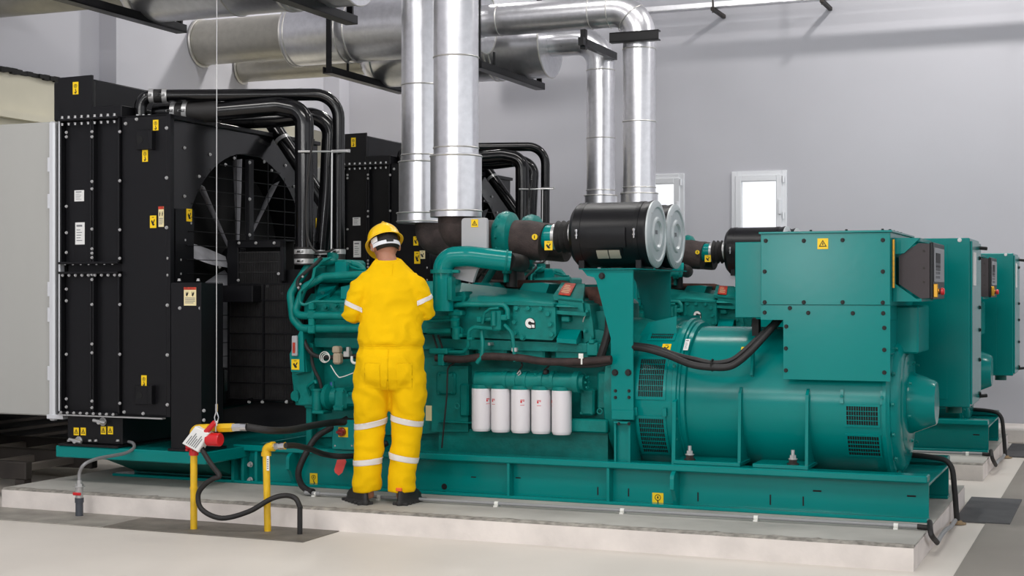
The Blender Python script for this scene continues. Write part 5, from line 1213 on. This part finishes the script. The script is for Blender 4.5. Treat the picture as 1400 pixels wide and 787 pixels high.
band((-.10, 0, .262), (-.12, 0, 1), .015, LL); band((.11, 0, .285), (.2, 0, 1), .015, RL)
for S, E, t_, ex in ((LS, LE, .73, [((-.135, 0, 0), (1, 0, 0)), ((0, .12, 0), (0, 1, 0))]), (RS, RE, .52, [((.20, 0, 0), (-1, 0, 0)), ((0, .14, 0), (0, 1, 0))])):
    ax = (E - S).normalized(); q = S.lerp(E, t_); band(q, ax, .011, ex)
def patch(x0, x1, z0, z1, name, off=.003):
    return region([((x0, 0, 0), (-1, 0, 0)), ((x1, 0, 0), (1, 0, 0)), ((0, 0, z0), (0, 0, -1)), ((0, 0, z1), (0, 0, 1)), ((0, -.03, 0), (0, 1, 0))], name, COV, off, cov)
patch(-.11, -.015, .72, .865, 'back_pocket', .003); patch(.085, .175, .72, .865, 'back_pocket', .003)
patch(-.005, .05, 1.395, 1.47, 'collar_patch', .0025); patch(-.2, .26, .953, .972, 'waist_seam', .002); patch(.025, .033, .70, .95, 'seat_seam', .003)
# collar
cl = MB(COV); rings = []
for k, (z, r1, o) in enumerate(((1.462, .088, 0), (1.492, .076, 0), (1.497, .071, 0), (1.49, .066, 0), (1.47, .07, 0))):
    rings.append([V((.006 + r1 * cos(2 * pi * i / 36), .034 + r1 * .86 * sin(2 * pi * i / 36), z + .012 * sin(2 * pi * i / 36 + pi) * -1)) for i in range(36)])
cl.sweep(rings, True, False); cl.build('collar', cov)
# --- hair: short, at the back and sides under the helmet
h = MB(HAIR); h.M = HM; rings = []
for k in range(9):
    lo = 204 if k < 2 else 190 if k == 2 else 168
    a = radians(-27 + 107 * k / 8)
    rings.append([V((.0795 * cos(a) * cos(t), .0995 * cos(a) * sin(t) , .01 + .116 * sin(a) - (.0 if k else .006))) for t in [radians(lo + (540 - 2 * lo) * i / 26) for i in range(27)]])
h.sweep(rings, False, False)
ho = h.build('hair', wk, recalc=False); sd = ho.modifiers.new('thick', 'SOLIDIFY'); sd.thickness = .006; sd.offset = 1
# --- helmet
hm = MB(HELM); hm.M = HM @ Matrix.Translation((0, .005, .028)) @ Matrix.Rotation(radians(-6), 4, 'X'); n = 56
def dome(grow, z0):
    R = []
    for k in range(11):
        a = pi / 2 * k / 10; R.append([V((cos(t) * (.103 + grow) * cos(a) ** .8, sin(t) * (.122 + grow) * cos(a) ** .8, z0 + (.108 + grow) * sin(a) + (.004 * max(0, cos(4 * t)) if 2 < k < 9 else 0))) for t in [2 * pi * i / n for i in range(n)]])
    return R
brim = [[V((cos(t) * (.103 + e), sin(t) * (.122 + e + (.045 * max(0, sin(t)) ** 3 if e > .004 else 0)), z - (.014 * max(0, sin(t)) ** 2 if e > .004 else 0))) for t in [2 * pi * i / n for i in range(n)]] for e, z in ((-.004, -.002), (.014, -.010), (.016, -.006), (.0, .008))]
hm.sweep([[v for v in r] for r in dome(-.004, 0)[::-1]] + brim + dome(0, .0), True, False)
hm.tube([V((0, -.10, .07)), V((0, -.05, .107)), V((0, .02, .112)), V((0, .09, .085))], [.006, .009, .009, .006], 8)
hel = hm.build('helmet', wk, recalc=True)
s = MB(SUSP); s.M = HM
def strapring(z0, z1, rx, ry, a0, a1, dz=0, n=24):
    s.sweep([[V((rx * e * cos(t), ry * e * sin(t), z + dz * sin(t))) for e, z in ((1, z0), (1.03, z0), (1.03, z1), (1, z1))] for t in [radians(a0 + (a1 - a0) * i / n) for i in range(n + 1)]])
strapring(-.026, -.002, .088, .106, 172, 368, .006)
s.build('helmet_band', hel)
s = MB(SUSP); s.M = HM
strapring(-.002, .03, .089, .107, 188, 222, 0, 8); s.build('helmet_strap', hel)
s = MB(INK); s.M = HM; s.box(-.022, .022, -.115, -.108, -.022, -.004, .003); s.build('band_buckle', hel)
# --- safety shoes
def shoe(x, y, rot, sgn):
    M = Matrix.Translation((x, y, 0)) @ Matrix.Rotation(rot, 4, 'Z')
    def outline(k, w, l):
        o = []
        for i in range(32):
            t = 2 * pi * i / 32; yy = sin(t); xx = cos(t)
            wid = (.040 + .010 * max(0, min(1, (yy + .3)))) * w
            o.append(V((xx * wid * (1 - .25 * max(0, yy) ** 3), .075 + yy * .145 * l, k)))
        return o
    m = MB(SOLE); m.M = M; m.sweep([outline(0, 1.0, 1.0), outline(.006, 1.06, 1.02), outline(.022, 1.06, 1.02), outline(.028, 1.0, 1.0)])
    for i in range(6): yy = -.05 + i * .05; m.box(-.05, .05, yy, yy + .02, .0, .018, .003)
    s_ = MB(SHOE); s_.M = M; rg = []
    for z, w, l, cy in ((.024, 1.0, .98, .0), (.05, .98, .96, 0), (.07, .9, .85, -.012), (.09, .86, .66, -.035), (.11, .84, .52, -.05), (.125, .86, .47, -.055), (.13, .82, .44, -.055)): rg.append([p + V((0, cy, 0)) for p in outline(z, w, l)])
    s_.sweep(rg); o = s_.build('shoe', wk, ang=60); m.build('sole', o)
    q = MB(ORNG); q.M = M; q.box(-.02, .02, -.066, -.05, .088, .108, .005); q.build('heel_tab', o)
    q = MB(SHOE); q.M = M; q.torus((0, .015, .122), ZU, .042, .012, 24, 8); q.build('padded_collar', o)
shoe(-.137, -.03, radians(30), -1); shoe(.115, -.045, radians(-22), 1)
# small hand tool held between the hands
tl = MB(INK); tl.M = Matrix.Translation(foot) @ Matrix.Rotation(YAW, 4, 'Z')
a_ = LH + V((.01, .03, -.02)); b_ = RH + V((-.02, .02, -.02)); tl.tube([a_ - (b_ - a_) * .2, b_ + (b_ - a_) * .2], .0085, 10)
# ================================================================ fuel stub pipes, hoses and small things round the plinth
Y1 = 7.44
t = thing('fuel_pipe', 'yellow upright pipe with red valve and white cover, left of the two yellow pipes', 'pipe', PZ(265, 724, 0), 'yellow fuel pipes')
b0 = PZ(265, 724, 0); Y1 = b0.y; x1 = b0.x; zt = P(265, 590, Y1).z
m = MB(YELP); m.cyl((x1, Y1, 0), (x1, Y1, P(265, 622, Y1).z), .021, n=20); m.cyl((x1, Y1, P(265, 668, Y1).z), (x1, Y1, P(265, 665, Y1).z), .0235, n=20); m.build('pipe', t)
m = MB(RED); zr = P(265, 622, Y1).z; m.cyl((x1, Y1, zr), (x1, Y1, zr + .05), .028, n=20); m.cyl((x1, Y1, zr + .045), (x1, Y1, zr + .075), .05, n=20); m.cyl((x1, Y1, zr + .07), (x1, Y1, zt - .03), .036, n=20)
for a in range(6): m.hexb((x1 + .042 * cos(a), Y1 + .042 * sin(a), zr + .04), (0, 0, -1), .008, .012)
m.build('valve_body', t)
m = MB(YELP); m.tube(fillet([(x1, Y1, zt - .05), (x1, Y1, P(265, 586, Y1).z), P(286, 585, Y1)], .05), .026, 18); m.cyl(P(280, 585, Y1), P(316, 584, Y1), .022, n=18); m.cyl(P(300, 584.5, Y1), P(319, 584, Y1), .028, n=6); m.build('elbow', t, 'yellow elbow fitting')
m = MB(STEEL); m.cyl(P(318, 584, Y1), P(330, 583.5, Y1), .025, n=6); m.cyl(P(329, 583.5, Y1), P(338, 583.5, Y1), .023, n=20); m.build('hose_coupling', t)
q = [P(u, v, Y1 - .06) for u, v in ((249, 606), (267, 582.5), (286, 592), (271, 618))]; nrm = V((0, -1, 0)); m = MB(WHITE)
cq = sum(q, V()) / 4
m.hull2([p + V((0, .05, 0)) for p in q], [p for p in q]); m.hull2(q, [cq + (p - cq) * .92 - V((0, .006, 0)) for p in q])
m.use(GREYT); ax = q[1] - q[0]; ay = q[3] - q[0]
for i in range(6):
    o = q[0] + ax * .0 + V((0, -.0065, 0)); r0 = o + ax * .12 + ay * (.18 + i * .11); r1 = o + ax * (.55 + .3 * ((i * 5) % 3) / 3) + ay * (.18 + i * .11)
    m.hull2([r0, r1, r1 + ay * .04, r0 + ay * .04], [z - V((0, .002, 0)) for z in (r0, r1, r1 + ay * .04, r0 + ay * .04)])
m.build('valve_cover', t, 'white printed valve cover, tilted')
m = MB(RED); m.tube([P(280, 592, Y1 - .05), P(294, 577, Y1 - .05)], .016, 10); m.build('lever', t, 'red lever')
m = MB(RED); m.lathe([(0, .0), (0, .036), (.005, .04), (.085, .04), (.09, .036), (.09, 0)], P(284, 600, Y1 - .03), XR, 28); m.use(ZINC); p = P(295, 590, Y1 - .03); m.cyl(p, p + V((0, 0, .05)), .004, n=8); m.build('counterweight', t, 'red cylinder weight')
# wire rope
p0 = P(296, 575, Y1 - .05); t2 = thing('wire_rope', 'thin steel wire rope coming straight down to the red valve lever', 'rope', p0)
MB(ZINC).tube([p0 + V((0, 0, .06)), V((p0.x + .004, p0.y, 5.0))], .0024, 8).build('rope', t2)
m = MB(STEEL); m.tube([p0 + V((0, 0, .06)), p0 + V((-.014, 0, .02)), p0 + V((-.006, 0, -.01)), p0 + V((.006, 0, -.01)), p0 + V((.014, 0, .02)), p0 + V((0, 0, .06))], .004, 8); m.cyl(p0 + V((0, 0, .055)), p0 + V((0, 0, .1)), .008, n=10); m.cyl(p0 - V((0, 0, .03)), p0, .006, n=8); m.build('thimble', t2)
solo(MB(RUB).tube(smooth([P(337, 583.5, Y1), P(370, 588, Y1 + .1), P(400, 587, Y1 + .35), P(430, 581, Y1 + .7), P(460, 577, 8.45), P(500, 576, 8.6)]), .022, 14), 'fuel_hose', 'black hose from the left yellow pipe to the engine', 'hose', 'black fuel hoses', None)
hp = [P(u, v, y) for u, v, y in ((273, 603, Y1 - .02), (278, 617, Y1 - .04), (290, 636, Y1 - .05), (300, 650, Y1 - .05), (292, 654, Y1 - .05), (280, 662, Y1 - .05), (271, 676, Y1 - .05), (276, 696, Y1 - .05), (303, 708, Y1 - .04), (340, 699, Y1), (370, 682, Y1 + .04), (390, 677, Y1 + .08), (404, 681, Y1 + .08), (410, 693, Y1 + .08))]
pe = hp[-1]; hp += [V((pe.x, pe.y, .15)), V((pe.x, pe.y, 0.004))]
solo(MB(RUB).tube(smooth(hp), .0155, 12), 'cable', 'black cable looping from the red valve down to the floor by the plinth', 'cable')
# second yellow pipe
b0 = PZ(366, 727, 0); Y2 = b0.y; x2 = b0.x
t = thing('fuel_pipe', 'yellow upright pipe with a yellow elbow on top, right of the two yellow pipes', 'pipe', b0, 'yellow fuel pipes')
MB(YELP).cyl((x2, Y2, 0), (P(364, 620, Y2).x, Y2, P(364, 622, Y2).z), .021, n=20).build('pipe', t)
m = MB(YELP); m.tube(fillet([P(364, 622, Y2), P(364, 611, Y2), P(375, 610, Y2)], .035), .026, 18); m.cyl(P(364, 623, Y2), P(364, 618, Y2), .030, n=20); m.cyl(P(371, 610, Y2), P(375, 610, Y2), .029, n=20); m.build('elbow', t, 'yellow elbow fitting')
m = MB(STEEL); m.cyl(P(374, 610, Y2), P(382, 609.5, Y2), .021, n=6); m.cyl(P(382, 609.5, Y2), P(390, 609, Y2), .022, n=18); m.build('hose_coupling', t)
m = MB(WHITE); a = P(364.6, 623, Y2 - .022); b = P(368, 643, Y2 - .022); m.box(a.x, b.x, Y2 - .0235, Y2 - .02, b.z, a.z); m.use(GREYT)
for i in range(5): zz = b.z + .01 + i * (a.z - b.z - .02) / 5; m.box(a.x + .004, b.x - .004, Y2 - .0245, Y2 - .023, zz, zz + .006)
m.build('data_label', t)
solo(MB(RUB).tube(smooth([P(389, 609, Y2), P(405, 609, Y2 + .15), P(425, 614, Y2 + .4), P(445, 621, Y2 + .65), P(470, 623.5, 8.3), P(500, 620, 8.45), P(530, 605, 8.5)]), .018, 14), 'fuel_hose', 'black hose from the right yellow pipe passing behind the worker', 'hose', 'black fuel hoses')
# hose from the switch box into the conduit
solo(MB(RUB).tube(smooth([P(475, 572, 8.60), P(452, 585, 8.5), P(432, 598, 8.42), P(417, 622, 8.36), P(408, 645, 8.3), (P(412, 662, 8.22)), P(421, 670, 8.18), P(428, 672, 8.16)]), .021, 12), 'cable_hose', 'black ribbed hose curving from behind the switch box to the grey conduit', 'hose')
ZC = .15
c0 = PZ(427, 672, ZC); c1 = PZ(1262, 720, ZC)
def make_conduit():
    t = thing('conduit', 'grey conduit lying on the front plinth along the teal skid', 'conduit', ((c0.x + c1.x) / 2, 8.2, .131))
    MB(CONDG).tube([V((c0.x, 8.16, ZC)), V((c0.x + .4, 8.17, ZC)), V((c1.x - .06, c1.y, ZC))], .0105, 12).build('tube', t)
    m = MB(CONDG)
    m.cyl((c0.x - .02, 8.16, ZC), (c0.x + .09, 8.163, ZC), .014, n=14); m.build('coupling', t)
    e = V((c1.x - .06, c1.y, ZC)); m = MB(CONDG); m.cyl(e - V((.12, 0, 0)), e + V((.03, 0, 0)), .013, n=14); m.build('coupling', t)
    for u in (440, 527, 685, 855, 1036, 1226):
        p = PZ(u, 671 + (u - 427) * .0575, ZC); yy = 8.16 + (c1.y - 8.16) * (p.x - c0.x) / (c1.x - c0.x); m = MB(WIREW); m.box(p.x - .012, p.x + .012, yy - .024, yy + .024, .131, .14); m.cyl((p.x - .012, yy, ZC), (p.x + .012, yy, ZC), .0135, n=12); m.build('clip', t)
    return t
con = make_conduit()
copy_tree(con, None, DY, 'grey conduit lying on the rear plinth along its skid')
def make_endhose(z):
    e = V((c1.x - .03, c1.y, ZC))
    q = [e, e + V((.06, 0, .0)), PX(1262, 724, -.985), PX(1273, 730, -.965), PX(1281, 741, -.955)]
    q[2].y = max(q[2].y, e.y + .01)
    k = [PX(1281, 742, -.955), PX(1288, 730, -.955), PX(1294, 723, -.96), PX(1300, 720, -.965), PX(1306, 711, -.965)]
    return [solo(MB(RUB).tube(smooth(q), .015, 12), 'cable_hose', 'black hose bending off the front plinth from the end of the grey conduit', 'hose'),
            solo(MB(RUB).tube(smooth([V((-2.2, 9.5, .40)), V((-1.4, 9.5, .405)), V((-1.1, 9.45, .40)), V((-1.0, 9.43, .36)), V((-.975, 9.42, .22)), V((-.96, 9.42, .02)), V((-.955, 9.42, .005))]), .017, 12), 'cable', 'black cable running over the end of the front skid down to the floor', 'cable'),
            solo(MB(mat('floor_sleeve', (150, 128, 98), .8)).lathe([(0, .05), (.006, .05), (.008, .03), (.02, .024)], (-.955, 9.42, .004), ZU, 20), 'cable_gland', 'brown ring on the floor where the black cable enters', 'cable gland'),
            solo(MB(CONDG).tube(fillet(k, .05), .013, 10), 'conduit', 'short grey conduit on the end face of the front plinth', 'conduit')]
eh = make_endhose(0)
for o, l in zip(eh, ['black hose bending off the rear plinth', 'black cable running over the end of the rear skid down to the floor', 'brown ring on the floor under the rear cable', 'short grey conduit on the end face of the rear plinth']): copy_tree(o, None, DY, l)
# switch box
Ys = 8.50; a = P(453.5, 573, Ys); b = P(486, 612, Ys)
t = thing('switch_box', 'small teal switch box with red rotary knob, on the skid left of the worker', 'switch', ((a.x + b.x) / 2, Ys + .08, .392))
MB(TEAL).box(a.x, b.x, Ys, Ys + .16, .392, a.z, .006).build('box', t)
m = MB(YEL); p = P(463, 583.5, Ys); q = P(476, 597.5, Ys); m.box(p.x, q.x, Ys - .004, Ys, q.z, p.z, .001); m.build('switch_plate', t)
c = P(468.5, 590, Ys); m = MB(mat('dark_red_knob', (150, 26, 30), .35, coat=.3)); m.lathe([(0, .028), (.02, .027), (.024, .022), (.024, 0)], c - V((0, .004, 0)), (0, -1, 0), 28); m.box(c.x - .024, c.x + .024, Ys - .05, Ys - .02, c.z - .008, c.z + .008, .003); m.build('rotary_knob', t, 'dark red rotary knob')
bolts([P(458, 609, Ys), P(481, 609, Ys)], (0, -1, 0), t, .006, .006)
# red tag on the skid
q = [P(u, v, 8.55) for u, v in ((461, 645), (460, 641), (464, 627.5), (475, 627), (476.5, 630), (471, 645), (466, 649))]
t = solo(MB(PINK).hull2([p - V((0, .03, 0)) for p in q], [p - V((0, .027, 0)) for p in q]), 'tag', 'faded red paper tag hanging on the teal skid beside the worker', 'tag')
t = solo(MB(CREAM).pbox(582, 554, 590, 575, 8.50, 8.503), 'tag', 'cream paper tag hanging on the engine right of the worker', 'tag')
# drain stub left
b0 = PZ(108.5, 706, 0); t = thing('drain_pipe', 'grey drain stub pipe with a small red-handled valve, at the left of the plinth', 'pipe', b0)
z1, z2, z3 = P(108, 680, b0.y).z, P(108, 663, b0.y).z, P(108, 656, b0.y).z; Lx, Ly = b0.x, b0.y
m = MB(PVC); m.cyl((Lx, Ly, 0), (Lx, Ly, z1), .024, n=20); m.cyl((Lx, Ly, z1 - .03), (Lx, Ly, z1), .028, n=20); m.build('pipe', t)
m = MB(ZINC); m.cyl((Lx, Ly, z1), (Lx, Ly, z2), .024, n=14); m.hexb((Lx, Ly, z2 - .01), ZU, .026, .02); m.cyl((Lx, Ly, z2), (Lx, Ly, z3), .016, n=12); m.cyl((Lx, Ly - .02, z1 + .03), (Lx, Ly - .05, z1 + .03), .01, n=8); m.build('valve', t)
m = MB(RED); m.box(Lx - .01, Lx + .05, Ly - .055, Ly - .042, z1 + .022, z1 + .04, .004); m.build('valve_handle', t, 'red valve handle')
solo(MB(HOSEG).tube(smooth([V((Lx, Ly, z3 - .01)), P(109, 645, Ly), P(116, 634, Ly), P(132, 627, Ly + .1), P(152, 623, Ly + .25), P(172, 619, Ly + .4), P(183, 612, Ly + .5), P(181, 605, Ly + .57), P(168, 603, Ly + .62)]), .011, 12), 'drain_hose', 'grey hose curving from the radiator base to the drain stub', 'hose')
# ================================================================ light
struct(MB(WALL).box(-9, 9, 1.5, YB + .3, 6.2, 6.4), 'ceiling')  # unseen ceiling, added to hold back the sky light
m = MB(WALL); m.box(-9, -4.35, -3.3, -3, -.3, 4.0); m.box(-3.75, 9, -3.3, -3, -.3, 4.0); m.box(-4.35, -3.75, -3.3, -3, -.3, 1.5); m.box(-4.35, -3.75, -3.3, -3, 2.4, 4.0)
struct(m, 'wall_front')  # unseen front wall, added to block low light, open above
struct(MB(WALL).box(9, 9.3, -3.3, YB + .3, -.3, 1.6), 'wall_right')  # unseen low wall, added to trim the fill from the right
w = bpy.data.worlds.new('sky'); SC.world = w; w.use_nodes = True
bg = w.node_tree.nodes['Background']; bg.inputs[0].default_value = (.95, .97, 1, 1); bg.inputs[1].default_value = 1.25
def area(name, loc, to, sx, sy, power, col=(1, 1, 1)):
    l = bpy.data.lights.new(name, 'AREA'); l.shape = 'RECTANGLE'; l.size = sx; l.size_y = sy; l.energy = power; l.color = col
    o = bpy.data.objects.new(name, l); COL.objects.link(o); o.location = loc
    o.rotation_euler = (V(to) - V(loc)).to_track_quat('-Z', 'Y').to_euler(); return o
area('hall_light', (-1.5, 4.8, 6.1), (-3.5, 9, .5), 2.5, .9, 190, (1, .97, .92))
area('hall_light', (-6, 4.0, 6.1), (-5.5, 9, .8), 2, .9, 120, (1, .97, .93))
area('hall_light', (-3.6, 10.9, 6.1), (-3.6, 10.9, 0), 4, .5, 110, (1, .98, .95))
area('hall_light', (-6.4, 14.1, 6.05), (-8.4, 12.0, 2.0), .3, .3, 95, (1, .97, .93))
area('hall_light', (-1.2, 13.35, 6.1), (-2, 15.3, 1.0), .25, .25, 85, (1, .97, .93))
area('hall_light', (2.6, 13.35, 6.1), (1.5, 15.3, 1.0), .25, .25, 85, (1, .97, .93))
area('window_light', (-4.05, -2.95, 1.95), (-1.7, 8.6, 1.6), .58, .88, 55, (.96, .98, 1))
area('strip_light', (-2.0, -2.6, 3.75), (-2, 9, .8), 9, .3, 220, (1, .99, .97))
SC.view_settings.view_transform = 'Standard'; SC.view_settings.look = 'None'; SC.view_settings.gamma = 1; SC.view_settings.use_curve_mapping = False
SC.view_settings.exposure = -0.06
for o in list(bpy.data.objects):
    if '_L' in o: del o['_L']
